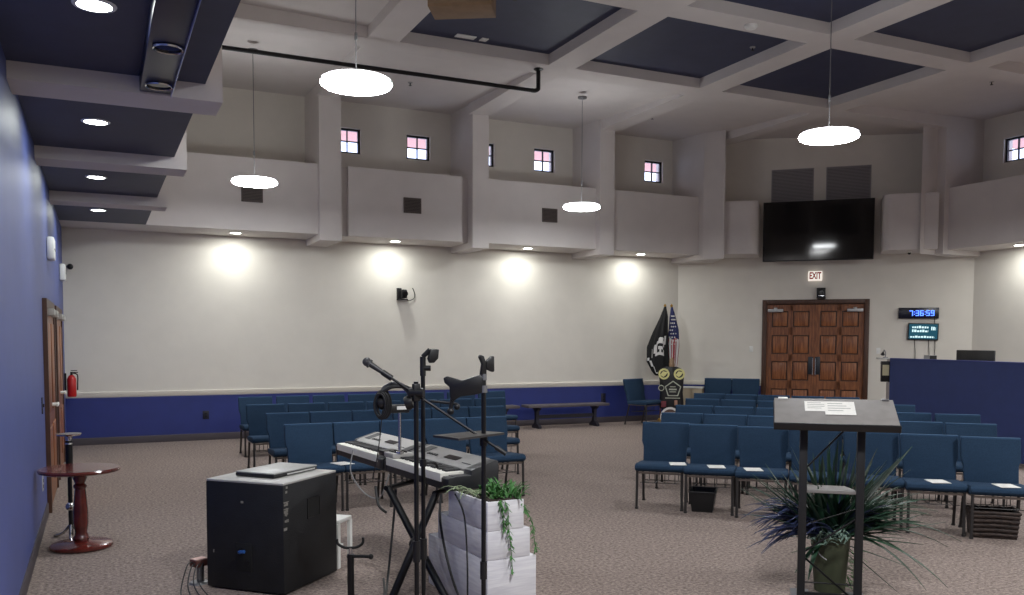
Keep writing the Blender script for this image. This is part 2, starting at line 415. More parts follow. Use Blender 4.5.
for k in range(2):
    x = f+k*lw+.002
    lf = leaf_mesh().build('door_leaf', [DOORW, DOORP, DOORF], dr, loc=(x, 0, 0))
    xx = lw-.004-.115 if k == 0 else .015
    MB().box(xx, xx+.10, .02, .032, 1.0, 1.36, .003).build('push_plate', mat('dark_plate', (60, 62, 68), .4, metal=.6), lf)
    hx = lw-.03 if k == 0 else .022
    MB().tube([(hx, .03, .98), (hx, -.03, .99), (hx, -.03, 1.33), (hx, .03, 1.34)], .009, smooth=False).build('door_handle', CHROME, lf)
    cx0 = .02 if k == 0 else lw-.33
    MB().box(cx0, cx0+.30, -.035, .03, 2.27, 2.33, .006).cyl((cx0+.15, -.01, 2.32), (cx0+.15, -.01, 2.36), .035).build('door_closer', mat('closer_silver', (180, 180, 180), .4, metal=.5), lf)
def side_door(n, v0, v1):
    o = bpy.data.objects.new('door_%d' % n, None); COL.objects.link(o); o.location = (UD, v0, 0); o.rotation_euler = (0, 0, PI/2); struct(o)
    w = v1-v0; h = 2.08
    MB().box(0, .09, -.04, 0, 0, h).box(w-.09, w, -.04, 0, 0, h).box(.09, w-.09, -.04, 0, h-.09, h).build('door_frame', DOORF, o)
    for k in range(2):
        x0 = .09+k*(w-.18)/2+.004; x1 = x0+(w-.18)/2-.008
        mb = MB().m(0).box(x0, x1, -.025, 0, .01, h-.095)
        for a, b in ((.2, .8), (.95, 1.85)): mb.m(1).box(x0+.12, x1-.12, -.035, -.02, a, b, .008)
        lf = mb.build('door_leaf', [DOORW, DOORP], o)
        hx = x1-.07 if k == 0 else x0+.07
        MB().cyl((hx, -.02, 1.0), (hx, -.075, 1.0), .014).box(hx-.06, hx+.06, -.09, -.07, .985, 1.015, .006).build('door_handle', WHITE, lf)
        MB().box((x0+x1)/2-.16, (x0+x1)/2+.16, -.09, -.025, h-.16, h-.09, .008).build('door_closer', LGREY, lf)
side_door(2, 9.62, 11.33); side_door(3, 11.83, 13.65)

# sound booth (low partition) -----------------------------------------
P1 = Vector((12.10, 10.78, 0)); dB = Vector((11.49-12.095, 7.957-10.778, 0)).normalized()
aB = math.atan2(dB.y, dB.x); LB = 5.2
mb = MB().m(0).box(0, LB, 0, .12, 0, 1.385).m(1).box(-.01, LB, -.012, .135, 1.385, 1.40)
struct(mb.build('wall_booth', [BOOTH, BLUEL], loc=P1, rot=(0, 0, aB), smooth=False))
eO = Vector((SP, CP, 0)); aE = math.atan2(eO.y, eO.x)
mb = MB().box(.03, 1.05, -.12, -.02, 0, 1.37)
struct(mb.build('wall_booth_end', GREYP, loc=P1, rot=(0, 0, aE), smooth=False))
# desk behind the partition
dk = thing('desk', 'long sound desk behind the blue booth partition', 'desk', P1, aB)
MB().box(.25, 4.6, .16, .80, 1.00, 1.04, .005).build('desk_top', DOORF, dk)
for x in (.3, 4.5): MB().box(x, x+.05, .2, .75, 0, 1.0).build('leg', BLACKM, dk)
mo = thing('computer_monitor', 'wide black computer monitor rising above the blue booth partition', 'monitor', (12.105, 9.30, 1.07), aB)
MB().box(-.40, .40, .12, .15, .10, .48, .008).build('display', BLACK, mo)
MB().box(-.03, .03, .15, .18, .01, .2).box(-.12, .12, .05, .25, -.03, .012, .004).build('stand', BLACKM, mo)
# small equipment box standing on the desk
eb = thing('equipment_box', 'small grey box peeping over the booth partition left of the monitor', 'box', (12.42, 10.25, 1.04), aB)
MB().box(-.075, .075, -.06, .06, 0, .415, .006).build('case', LGREY, eb); MB().box(.075, .09, -.06, .06, 0, .41).build('side_panel', BLACK, eb)
m2 = thing('computer_monitor', 'edge of a dark screen over the booth partition at the far right of the picture', 'monitor', (11.85, 8.05, 1.04), aB)
MB().box(-.22, .22, .12, .15, .08, .41, .008).build('display', BLACK, m2)
MB().box(-.03, .03, .15, .18, .01, .2).box(-.12, .12, .05, .25, 0, .012, .004).build('stand', BLACKM, m2)
# ledge, lamp and drop box at the booth end
sh = tag(MB().box(-.02, .34, .0, .20, 1.375, 1.40, .004).build('wall_ledge', LGREY, loc=P1, rot=(0, 0, aE)), 'small grey ledge at the end of the booth partition beside the doors', 'ledge')
lp = thing('desk_lamp', 'little bent grey lamp standing on the ledge at the booth end', 'lamp', P1+eO*.05+Vector((-.05, .05, 1.40)), aE)
MB().lathe([(0, 0), (.045, 0), (.04, .015), (0, .02)]).build('base', GREYM, lp)
MB().tube([(0, 0, .015), (.0, .0, .09), (.03, .02, .13), (.09, .02, .12), (.12, .03, .09)], .009).build('arm', GREYM, lp)
MB().cyl((.11, .03, .1), (.14, .035, .055), .012, .035).build('lamp_shade', BLACK, lp)
db = thing('drop_box', 'black drop box with a paper notice on the end of the booth', 'box', P1+eO*.16, aE)
MB().box(-.09, .09, -.02, .13, .99, 1.34, .006).build('case', BLACK, db)
MB().box(-.094, -.09, .005, .11, 1.10, 1.28).build('notice', mat('cream_notice', (214, 206, 170), .8), db)
MB().box(-.07, .07, .129, .14, 1.30, 1.315).build('slot_cover', GREYM, db)

# ------------------------------------------------------------------ lamps
def make_pendant():
    r = thing('pendant_light', '', 'pendant lamp', group='round disc pendant lamps')
    MB().lathe([(0, -.035), (.276, -.035), (.297, -.022), (.303, 0), (0, 0)], n=48).build('diffuser', LAMP, r)
    MB().lathe([(0, .002), (.303, .002), (.297, .02), (.276, .032), (0, .036)], n=48).build('upper_diffuser', LAMPU, r)
    MB().lathe([(.301, -.006), (.308, -.006), (.308, .006), (.301, .006)], n=48, ring=True).build('rim', WHITE, r)
    MB().cyl((0, 0, .036), (0, 0, 1.78), .005, n=8).cyl((0, 0, .36), (0, 0, .42), .013, n=8).build('rod', GREYM, r)
    MB().lathe([(0, 1.775), (.05, 1.775), (.075, 1.75), (.075, 1.775), (0, 1.78)], n=20).build('canopy', GREYM, r)
    return r
pl = [(2.04, 7.54, 'glowing disc pendant lamp nearest the dark ceiling soffit, largest of the four'),
      (1.98, 12.60, 'glowing disc pendant lamp hanging before the leftmost wall vent'),
      (7.20, 12.75, 'smallest glowing disc pendant lamp, hanging before the third wall vent'),
      (6.95, 7.06, 'glowing disc pendant lamp hanging up and before the black TV')]
p0 = make_pendant()
for i, (x, y, lb) in enumerate(pl):
    o = p0 if i == 0 else copy_tree(p0)
    o.location = (x, y, (3.885, 3.84, 3.87, 3.835)[i]); o['label'] = lb
    if i in (0, 3):                                    # hung from the beams higher grid: rod reaches the grid plane
        pass
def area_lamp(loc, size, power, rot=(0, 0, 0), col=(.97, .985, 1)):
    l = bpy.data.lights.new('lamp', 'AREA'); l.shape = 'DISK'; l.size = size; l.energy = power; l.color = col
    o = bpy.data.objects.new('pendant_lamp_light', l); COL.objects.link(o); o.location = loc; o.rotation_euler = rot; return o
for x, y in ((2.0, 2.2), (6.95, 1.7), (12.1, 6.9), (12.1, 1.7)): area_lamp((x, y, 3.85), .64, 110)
def make_down():
    r = thing('recessed_light', '', 'downlight', group='recessed ceiling downlights')
    MB().lathe([(0, -.004), (.085, -.006), (.085, -.002), (0, 0)], n=28).build('lens', DOWN, r)
    MB().lathe([(.085, -.008), (.105, -.006), (.108, 0), (.085, 0)], n=28, ring=True).build('trim_ring', WHITE, r)
    return r
dl = [(.02, 5.13, 'round downlight in the dark soffit nearest the viewer, cut by the picture top', 0), (.02, 7.85, 'round downlight in the second dark soffit bay from the viewer', 0),
      (.02, 10.52, 'round downlight in the third dark soffit bay from the viewer', 0), (.04, 13.2, 'round downlight in the farthest dark soffit bay', 0),
      (2.05, 15.02, 'downlight washing the far wall, first from the blue side wall', 1), (4.74, 15.02, 'downlight washing the far wall above the wall camera', 1),
      (7.33, 15.02, 'downlight washing the far wall, third along from the blue side wall', 1), (9.85, 15.02, 'downlight washing the far wall, nearest the flags', 1),
      (14.72, 10.35, 'downlight under the right hand bulkhead at the picture edge', 2)]
d0 = make_down()
for i, (x, y, lb, k) in enumerate(dl):
    o = d0 if i == 0 else copy_tree(d0)
    o.location = (x, y, ZS-.001 if k < 2 else ZS-.021); o['label'] = lb
for x, y, k in [(a, b, k) for a, b, l_, k in dl]+[(14.72, 7.6, 2), (.02, 2.4, 0), (13.2, 11.95, 3)]:
    if k == 3: continue
    l = bpy.data.lights.new('lamp', 'AREA'); l.shape = 'DISK'; l.size = .16; l.energy = {0: 6, 1: 7.5, 2: 7.5}[k]; l.color = (.98, 1, .95) if k else (.95, 1, .98)
    o = bpy.data.objects.new('downlight_beam', l); COL.objects.link(o); o.location = (x, y+(.04 if k == 1 else 0), ZS-.03)

# ------------------------------------------------------------------ vents, grilles, ceiling fittings
def vent(loc, rz, w, h, label, name='air_vent', m1=VENT, m2=VENTD, n=9):
    r = thing(name, label, 'vent', loc, rz)
    MB().box(-w/2, w/2, -.012, 0, -h/2, h/2).build('backing', m2, r, smooth=False)
    MB().box(-w/2, -w/2+.02, -.022, 0, -h/2, h/2).box(w/2-.02, w/2, -.022, 0, -h/2, h/2).box(-w/2, w/2, -.022, 0, -h/2, -h/2+.02).box(-w/2, w/2, -.022, 0, h/2-.02, h/2).build('frame', m1, r, smooth=False)
    mb = MB()
    for k in range(n):
        z = -h/2+.02+(h-.04)*(k+.5)/n; mb.box(-w/2+.02, w/2-.02, -.02, -.01, z-.006, z+.006)
    mb.build('louvre', m1, r, smooth=False)
vent((2.25, BF, 3.98), 0, .33, .25, 'dark square vent partly hidden behind a hanging disc lamp')
vent((4.91, BF, 3.98), 0, .31, .26, 'dark square vent in the middle bulkhead above the wall camera')
vent((7.56, BF, 3.98), 0, .31, .25, 'dark square vent just left of the smallest pendant lamp')
GR = mat('grille_grey', (150, 146, 148), .6); GRD = mat('grille_dark', (112, 108, 112), .7)
vent(Bp(2.285, 0, 4.82), RB, .82, .66, 'large grey return grille above the TV, left one of the pair', 'return_grille', GR, GRD, 22)
vent(Bp(3.35, 0, 4.82), RB, .84, .66, 'large grey return grille above the TV, right one of the pair', 'return_grille', GR, GRD, 22)
def sprinkler(x, y, z, label):
    r = thing('sprinkler', label, 'sprinkler', (x, y, z), group='ceiling sprinklers')
    MB().lathe([(0, 0), (.04, 0), (.035, -.012), (0, -.014)], n=16).build('escutcheon', LGREY, r)
    MB().cyl((0, 0, -.01), (0, 0, -.05), .009).lathe([(0, -.055), (.025, -.055), (.025, -.05), (0, -.05)], n=12).build('head', BLACKM, r)
zA = lambda y: zi+(zo-zi)*(y-vb[0][1])/(VA+.2-vb[0][1])
sprinkler(4.55, 9.7, ZCO, 'ceiling sprinkler at the top edge in the blue coffer by the brown box')
sprinkler(8.3, 9.9, ZCO, 'pale sprinkler in the blue coffer above the TV lamp')
sprinkler(4.55, 13.6, zA(13.6), 'sprinkler on the pale ceiling above the third clerestory window')
sprinkler(9.2, 13.7, zA(13.7), 'sprinkler on the pale ceiling above the window nearest the TV')
sprinkler(12.85, 9.6, ZC+.18, 'sprinkler on the pale ceiling by the right hand window')
sm = thing('smoke_detector', 'round white smoke detector on the ceiling beam between blue coffers', 'smoke detector', (7.43, 8.9, ZC))
MB().lathe([(0, 0), (.085, 0), (.085, -.02), (.06, -.045), (0, -.05)], n=24).build('housing', WHITE, sm); MB().lathe([(.062, -.03), (.07, -.03), (.07, -.024), (.062, -.024)], n=24).build('vent_ring', GREYM, sm)
for k, (x, w) in enumerate(((4.55, .28), (4.82, .10))):
    tag(MB().box(x-w/2, x+w/2, 11.2, 11.32, ZCO-.012, ZCO, .003).build('ceiling_plate', WHITE), ('longer', 'shorter')[k]+' pale plate on the blue coffer near the black pipe', 'plate')
# black pipe
pp = thing('conduit_pipe', 'long black pipe running under the ceiling to the dark soffit', 'pipe', (0, 0, 0))
MB().tube([(.78, 11.66, 5.30), (5.76, 11.66, 5.30)], .028, smooth=False, n=12).build('run', BLACKM, pp)
MB().tube([(5.74, 11.66, 5.30), (5.80, 11.66, 5.303), (5.845, 11.66, 5.33), (5.85, 11.66, 5.37), (5.85, 11.66, 5.62)], .031, n=12).build('elbow', BLACKM, pp)
MB().lathe([(0, 0), (.07, 0), (.07, -.012), (.035, -.03), (0, -.03)], c=(5.85, 11.66, ZC), n=20).build('flange', BLACKM, pp)
# tan hung box
hb = thing('hung_speaker', 'tan brown box hung from the ceiling beams at the picture top', 'speaker', (3.60, 9.0, 5.2), -.54)
MB().box(-.34, .34, -.2, .2, 0, .36, .008).build('cabinet', TAN, hb)
MB().box(-.31, .31, -.207, -.199, .03, .33).build('front_grille', mat('tan_cloth', (128, 106, 86), .9), hb)
MB().box(-.05, .05, -.05, .05, .36, .42).build('bracket', BLACKM, hb)
# dark light housing under first soffit bay
lb = thing('light_housing', 'dark blue housing with two round lamps under the nearest soffit', 'light fitting', (0, 0, 0))
MB().box(.28, .47, 3.9, 6.37, ZS-.10, ZS-.001, .004).build('housing', mat('navy_gloss', (30, 34, 60), .35), lb)
MB().box(.468, .476, 3.9, 6.37, ZS-.115, ZS-.01, .002).build('edge_strip', mat('blue_steel', (120, 132, 190), .3, metal=.8), lb)
for v in (5.35, 6.16):
    s_ = MB().lathe([(.075, 0), (.085, -.006), (.082, -.016), (.072, -.012)], c=(.385, v, ZS-.10), n=28, ring=True).build('lamp_ring', CHROME, lb)
    MB().lathe([(0, -.004), (.074, -.004), (.074, 0), (0, 0)], c=(.385, v, ZS-.10), n=28).build('lamp_lens', SCREEN, s_)

# ------------------------------------------------------------------ entrance wall fittings
tv = thing('television', 'big black wall TV above the double doors', 'TV', Bp(2.79, .5, 3.845), RB)
tv.rotation_euler = (math.radians(1.9), 0, RB)
MB().box(-1.035, 1.035, 0, .05, -.585, .585, .008).build('housing', BLACK, tv)
MB().box(-1.02, 1.02, -.003, .002, -.565, .57).build('screen', SCREEN, tv)
MB().box(-.3, .3, .05, .46, -.2, .2).build('wall_bracket', BLACKM, tv)
ex = thing('exit_sign', 'white EXIT sign with red letters above the double doors', 'sign', Bp(2.76, 0, 2.99), RB)
MB().box(-.135, .135, -.05, 0, -.095, .095, .008).build('housing', emit('exit_white', (226, 214, 204), .75), ex)
text('lettering', 'EXIT', .185, mat('exit_red', (190, 26, 26), .5), ex, (0, -.052, 0), xs=.60)
pc = thing('camera', 'black camera sitting above the double doors', 'camera', Bp(2.88, 0, 2.53), RB)
MB().box(-.09, .09, -.15, 0, 0, .03, .006).build('base', BLACK, pc)
MB().box(-.085, .085, -.12, -.02, .03, .22, .015).build('head', BLACK, pc)
MB().cyl((.01, -.12, .12), (.01, -.15, .12), .045).build('lens', SCREEN, pc); MB().box(-.05, .06, -.125, -.118, .05, .065).build('trim_strip', CHROME, pc)
def plate(loc, rz, label, name, m_, w=.075, h=.12, toggle=True):
    r = thing(name, label, name.split('_')[-1], loc, rz)
    MB().box(-w/2, w/2, -.008, 0, -h/2, h/2, .002).build('cover_plate', m_, r)
    if toggle: MB().box(-.008, .008, -.02, -.008, -.015, .015).build('toggle', m_, r)
    else:
        for z in (-.025, .025): MB().box(-.016, .016, -.011, -.008, z-.014, z+.014).build('socket', BLACKR, r)
plate(Bp(1.53, 0, 1.51), RB, 'white light switch to the left of the double doors', 'light_switch', WHITE)
plate(Bp(3.98, 0, 1.49), RB, 'white light switch to the right of the double doors', 'light_switch', WHITE)
DKP = mat('dark_plate_plastic', (24, 24, 44), .5)
plate((1.60, VA, .42), 0, 'dark wall outlet low on the blue wainscot left of the chairs', 'power_outlet', DKP, .10, .14, False)
plate((9.30, VA, .50), 0, 'dark wall outlet on the blue wainscot at the end of the bench', 'power_outlet', DKP, .11, .2, False)
# LED clock 7:36:59
ck = thing('digital_clock', 'black digital clock with blue LED figures on the wall', 'clock', Bp(4.69, 0, 2.23), RB)
MB().box(-.36, .36, -.07, 0, -.105, .105, .006).build('housing', mat('clock_case', (14, 14, 34), .3), ck)
SEG = {'7': 'abc', '3': 'abcdg', '6': 'acdefg', '5': 'acdfg', '9': 'abcdfg'}
def seg(mb, ch, x, w=.062, h=.105, t=.014):
    S = {'a': (0, w, h-t, h), 'd': (0, w, 0, t), 'g': (0, w, h/2-t/2, h/2+t/2), 'f': (0, t, h/2, h), 'b': (w-t, w, h/2, h), 'e': (0, t, 0, h/2), 'c': (w-t, w, 0, h/2)}
    for k in SEG[ch]:
        a, b, c, d = S[k]; mb.box(x+a, x+b, -.074, -.069, c-h/2, d-h/2)
for ch, x in (('7', -.165), (':', -.082), ('3', -.055), ('6', .025), (':', .108), ('5', .135), ('9', .215)):
    mb = MB()
    if ch == ':':
        for z in (-.025, .025): mb.box(x, x+.013, -.074, -.069, z-.008, z+.008)
        mb.build('colon', LED, ck)
    else: seg(mb, ch, x); mb.build('figure', LED, ck)
# countdown monitor
cm = thing('wall_monitor', 'small lit monitor on the wall under the blue clock', 'monitor', Bp(4.78, 0, 1.87), RB)
R_ = Matrix.Rotation(.02, 4, 'Y')
MB().box(-.275, .275, -.06, -.01, -.165, .165, .006, M=R_).build('housing', BLACK, cm)
MB().box(-.255, .255, -.064, -.058, -.145, .145, M=R_).build('screen', emit('screen_teal', (30, 66, 80), 1.0), cm)
mb = MB(); rs = random.Random(4)
for z0, h, x0, x1 in ((.065, .05, -.2, .09), (-.01, .05, -.2, .09), (-.12, .04, -.23, .2), (.03, .08, .14, .22)):
    x = x0
    while x < x1:
        w = rs.uniform(.02, .045); mb.box(x, min(x+w, x1), -.067, -.063, z0, z0+h*rs.uniform(.6, 1), M=R_); x += w+.012
mb.build('screen_display', emit('screen_pale', (190, 220, 225), 1.0), cm)
MB().box(-.05, .05, -.01, 0, -.05, .05).build('wall_bracket', BLACKM, cm)
for i, (x, z0, zb) in enumerate(((4.63, 1.72, 1.15), (4.88, 1.72, 1.15), (4.98, 2.13, 1.15))):
    a, b, c = Bp(x, .012, z0), Bp(x+.02, .02, (z0+zb)/2), Bp(x+.01, .012, zb)
    tag(MB().tube([a, b, c], .006, n=6).build('cable', CABLE), ('black cable hanging from the small wall monitor, left of two', 'black cable hanging from the small wall monitor, right of two', 'thin black cable dropping from the digital clock')[i], 'cable')
dm = thing('dome_camera', 'tiny dark dome camera under the bulkhead right of the TV', 'camera', Bp(4.46, .45, ZS-.02), RB)
MB().lathe([(0, 0), (.045, 0), (.045, -.02), (0, -.022)], n=16).build('base', WHITE, dm); MB().sph((0, 0, -.025), .032, n=12).build('dome', SCREEN, dm)

# far wall camera with loose cable
wc = thing('camera', 'black camera on a bracket on the blank far wall', 'camera', (5.0, VA, 2.5), 0)
MB().box(-.085, -.005, -.06, 0, -.1, .12, .005).build('wall_bracket', BLACK, wc)
MB().box(-.07, .07, -.2, -.04, -.1, -.08, .004).build('shelf', BLACK, wc)
MB().box(-.03, .07, -.17, -.06, -.07, .09, .02).build('head', BLACK, wc)
MB().cyl((.02, -.17, .01), (.02, -.2, .01), .05).build('lens', SCREEN, wc)
MB().tube([(.05, -.06, -.09), (.15, -.03, -.1), (.24, -.02, -.06), (.26, -.012, .02), (.22, -.01, .13)], .007).build('cable', CABLE, wc)
# corner dome / ball camera
cd = thing('security_camera', 'tiny grey security camera high in the corner of the side wall', 'camera', (UD+.02, VA-.10, 2.80), 0)
MB().cyl((-.02, .0, 0), (.06, 0, 0), .018).build('arm', GREYM, cd); MB().sph((.09, 0, 0), .045, n=12).build('ball', BLACK, cd)
# white boxes on the blue wall
for i, (v, z) in enumerate(((10.9, 2.66), (14.45, 2.64))):
    r = thing('emergency_light', ('white emergency light box on the blue wall, nearer one', 'white emergency light box on the blue wall, farther one in the corner')[i], 'light', (UD, v, z), PI/2)
    MB().box(-.16, .16, -.075, 0, -.12, .12, .02).build('housing', WHITE, r)
    MB().box(-.13, .13, -.08, -.074, -.015, -.005).build('seam', LGREY, r)
plate((UD, 9.15, 1.08), PI/2, 'dark switch plate on the blue wall before the brown doors', 'wall_switch', DKP, .1, .15)
plate((UD, 8.9, .40), PI/2, 'grey outlet low on the blue wall beside the round table', 'wall_outlet', GREYP, .09, .13, False)
# fire extinguisher
fe = thing('fire_extinguisher', 'red fire extinguisher hanging on the blue side wall by the corner', 'fire extinguisher', (UD+.10, 15.1, .80), 0)
RED = mat('extinguisher_red', (180, 24, 24), .35)
MB().lathe([(0, 0), (.058, 0), (.064, .02), (.064, .27), (.045, .31), (.025, .33), (0, .33)], n=20).build('cylinder', RED, fe)
MB().cyl((0, 0, .32), (0, 0, .38), .018).box(-.01, .09, -.012, .012, .365, .378).box(-.01, .08, -.012, .012, .395, .405).build('valve', BLACKM, fe)
MB().tube([(.02, .02, .36), (.08, .03, .33), (.082, .02, .2), (.078, .02, .1)], .009).build('hose', BLACKR, fe)
MB().box(-.11, -.07, -.04, .04, .1, .36).build('wall_bracket', BLACKM, fe)

# ------------------------------------------------------------------ benches
def bench(x0, x1, y, label):
    r = thing('bench', label, 'bench', ((x0+x1)/2, y, 0), 0, 'dark benches by the far wall'); L = (x1-x0)/2
    MB().box(-L, L, -.17, .17, .40, .45, .008).build('bench_top', mat('bench_top_grey', (86, 80, 84), .5, vary=.1, vscale=6), r)
    BK = mat('bench_leg_dark', (36, 34, 44), .6)
    for x in (-L+.25, L-.25):
        MB().prism([(-.15, 0), (.15, 0), (.15, .04), (.05, .10), (.035, .2), (.05, .33), (.13, .38), (.13, .40), (-.13, .40), (-.13, .38), (-.05, .33), (-.035, .2), (-.05, .10), (-.15, .04)], .06, axis='x', o=x-.03).build('leg', BK, r)
    MB().box(-L+.25, L-.25, -.015, .015, .18, .25).build('stretcher', BK, r)
bench(7.28, 9.05, 15.02, 'long dark bench standing alone against the blue wainscot')
bench(5.35, 7.12, 15.06, 'dark bench against the wainscot whose end peeps past the chair rows')

# ------------------------------------------------------------------ chairs
def make_chair():
    r = thing('church_chair', '', 'chair')
    # backrest panel: outline with a waist, slightly reclined
    out = [(-.245, .80), (-.235, .825), (.235, .825), (.245, .80), (.243, .63), (.225, .585), (.222, .50), (.222, .42), (-.222, .42), (-.222, .50), (-.225, .585), (-.243, .63)]
    mb = MB(); mb.prism(out, .055, axis='y', o=0, bev=.012)
    Sh = Matrix(((1, 0, 0, 0), (0, 1, .22, .075), (0, 0, 1, 0), (0, 0, 0, 1)))      # lean back with height
    bmesh.ops.transform(mb.bm, matrix=Sh, verts=mb.bm.verts)
    mb.build('backrest', FAB, r)
    MB().box(-.2445, .2445, .253, .303, .812, .832, .008).build('back_piping', FABE, r)
    # seat cushion with rolled front
    mb = MB(); mb.prism([(-.232, .388), (-.252, .40), (-.257, .425), (-.242, .448), (-.20, .458), (.0, .446), (.18, .436), (.20, .43), (.20, .375), (-.20, .375)], .49, axis='x', o=-.245, bev=.014)
    mb.build('seat', FAB, r)
    MB().box(-.22, .22, -.225, -.20, .355, .372).box(-.22, .22, .16, .18, .36, .38).box(-.235, -.215, -.22, .18, .362, .382).box(.215, .235, -.22, .18, .362, .382).build('seat_frame', RAILM, r)
    for s_ in (-1, 1):
        MB().tube([(s_*.222, -.215, .38), (s_*.225, -.225, .0)], .0135, n=8, smooth=False).cyl((s_*.225, -.225, 0), (s_*.225, -.225, .018), .018, n=8).build('leg', LEGM, r)
        MB().tube([(s_*.222, .16, .38), (s_*.225, .26, .0)], .0135, n=8, smooth=False).cyl((s_*.225, .26, 0), (s_*.225, .26, .018), .018, n=8).build('leg', LEGM, r)
    mb = MB()
    for x in (-.15, -.05, .05, .15): mb.tube([(x, -.18, .355), (x, -.17, .26), (x, .14, .24), (x, .15, .355)], .004, n=5, smooth=False)
    mb.tube([(-.2, -.17, .26), (.2, -.17, .26)], .004, n=5, smooth=False).tube([(-.2, .14, .24), (.2, .14, .24)], .004, n=5, smooth=False)
    mb.build('book_rack', LEGM, r)
    return r
CH = make_chair(); first = [True]
def chair(x, y, rz, label, group):
    o = CH if first[0] else copy_tree(CH)
    first[0] = False
    o.location = (x, y, 0); o.rotation_euler = (0, 0, rz); o['label'] = label
    if group: o['group'] = group
    return o
ORD = ['first', 'second', 'third', 'fourth', 'fifth', 'sixth', 'seventh', 'eighth']
rowsL = [(1.675, 9.03, 4.15, 5, 'nearest row'), (1.73, 10.46, 4.77, 6, 'second row back'), (1.70, 11.90, 5.47, 7, 'third row back'), (1.82, 13.50, 6.20, 8, 'last row')]
for u0, v, u1, n, rn in rowsL:
    pt = (u1-u0)/n
    for k in range(n):
        chair(u0+pt*(k+.5), v-.257, 0, 'blue chair behind the keyboards, %s, %s from the blue side wall' % (rn, ORD[k]), 'chairs behind the keyboards, '+rn)
rowsR = [((5.19, 7.84), (7.37, 5.09), 7, 'nearest row'), ((6.05, 8.76), (8.39, 6.06), 7, 'second row back'), ((6.93, 9.71), (9.28, 6.91), 7, 'third row back'), ((7.84, 10.74), (9.85, 8.31), 6, 'fourth row back'), ((8.74, 11.73), (10.36, 9.76), 5, 'fifth row back')]
CHR = math.radians(-42)
for a, b, n, rn in rowsR:
    dx, dy = b[0]-a[0], b[1]-a[1]; L = math.hypot(dx, dy); ax = math.atan2(dy, dx); nx, ny = math.sin(ax), -math.cos(ax)
    for k in range(n):
        t = (k+.5)/n
        chair(a[0]+dx*t-.67*.257, a[1]+dy*t-.743*.257, CHR, 'blue chair behind the lectern, %s, %s from the flag end' % (rn, ORD[k]), 'chairs behind the lectern, '+rn)
for k, t in enumerate((.90, 1.455)):
    p = Bp(t, .60, 0); oc = chair(p[0], p[1], RB, 'blue fabric chair against the entrance wall, '+('on the flag side of the pair', 'next to the doors')[k], 'pair of chairs by the doors'); oc.scale = (1.13, 1.08, 1.09)
oc = chair(9.84, 14.80, .33, 'single blue chair standing alone by the flags and bench', None); oc.scale = (1.22, 1.1, 1.09)

# papers on the seats of the chairs
def paper(x, y, z, rz, w, h, label, grp='papers on the seats', th=.003):
    return tag(MB().box(-w/2, w/2, -h/2, h/2, 0, th).build('paper', PAPER, loc=(x, y, z), rot=(0, 0, rz)), label, 'paper', grp)
def rowpt(r, k, fy, fx=0.):
    a, b, n, _ = rowsR[r]; dx, dy = b[0]-a[0], b[1]-a[1]; ax = math.atan2(dy, dx); t = (k+.5)/n
    ax = CHR; nx, ny = math.sin(ax), -math.cos(ax); ex_, ey_ = math.cos(ax), math.sin(ax)
    return a[0]+dx*t+nx*(.257+fy)+ex_*fx, a[1]+dy*t+ny*(.257+fy)+ey_*fx, ax
for k, fx, nm in ((0, .17, 'at the flag end'), (1, .06, 'second from the flag end'), (2, -.08, 'third from the flag end'), (5, .02, 'right of the lectern plant'), (6, .05, 'at the wicker basket end')):
    x, y, ax = rowpt(0, k, .13, fx); paper(x, y, .456, ax+.2, .16, .2, 'white paper on the front row seat '+nm)
paper(2.17, 8.64, .458, .3, .16, .2, 'white paper on a seat behind the keyboard end')
paper(1.98, 10.05, .458, .1, .16, .14, 'white paper on the seat behind the black subwoofer, farther from it')

# bins under the chairs
x, y, ax = rowpt(0, 1, .02, -.07)
bn = thing('storage_bin', 'black plastic bin under the second chair of the front row', 'bin', (x, y, 0), ax)
def open_tub(w0, d0, w1, d1, h, th=.012):
    t = MB(); P0 = [(-w0/2, -d0/2), (w0/2, -d0/2), (w0/2, d0/2), (-w0/2, d0/2)]; P1_ = [(-w1/2, -d1/2), (w1/2, -d1/2), (w1/2, d1/2), (-w1/2, d1/2)]
    bm = bmesh.new(); lo = [bm.verts.new((*p, 0)) for p in P0]; hi = [bm.verts.new((*p, h)) for p in P1_]
    bm.faces.new(lo[::-1])
    for i in range(4): bm.faces.new((lo[i], lo[(i+1) % 4], hi[(i+1) % 4], hi[i]))
    bmesh.ops.recalc_face_normals(bm, faces=bm.faces); bmesh.ops.solidify(bm, geom=bm.faces[:], thickness=th)
    return t._merge(bm)
open_tub(.20, .24, .25, .29, .20).build('tub', BLACK, bn)
MB().tube([(-.125, -.145, .2), (.125, -.145, .2), (.125, .145, .2), (-.125, .145, .2), (-.125, -.145, .2)], .009, smooth=False).build('rim', BLACK, bn)
x, y, ax = rowpt(0, 6, .04, -.03)
WICK = mat('dark_wicker', (40, 32, 30), .7, rgb2=(74, 60, 54), vscale=30, stretch=(1, 1, 3), bump=.8, bscale=45)
wb = thing('wicker_basket', 'dark wicker basket under the end chair of the front row', 'basket', (x, y, 0), ax)
open_tub(.34, .24, .38, .28, .22, .015).build('body', WICK, wb)
mb = MB()
for z in (.03, .07, .11, .15, .19):
    w, d = .34+.04*z/.22, .24+.04*z/.22; mb.tube([(-w/2, -d/2-.005, z), (0, -d/2-.012, z+.008), (w/2, -d/2-.005, z)], .012, n=6)
mb.build('weave', WICK, wb)
MB().tube([(-.19, -.14, .225), (.19, -.14, .225), (.19, .14, .225), (-.19, .14, .225), (-.19, -.14, .225)], .014, smooth=False).build('rim', WICK, wb)

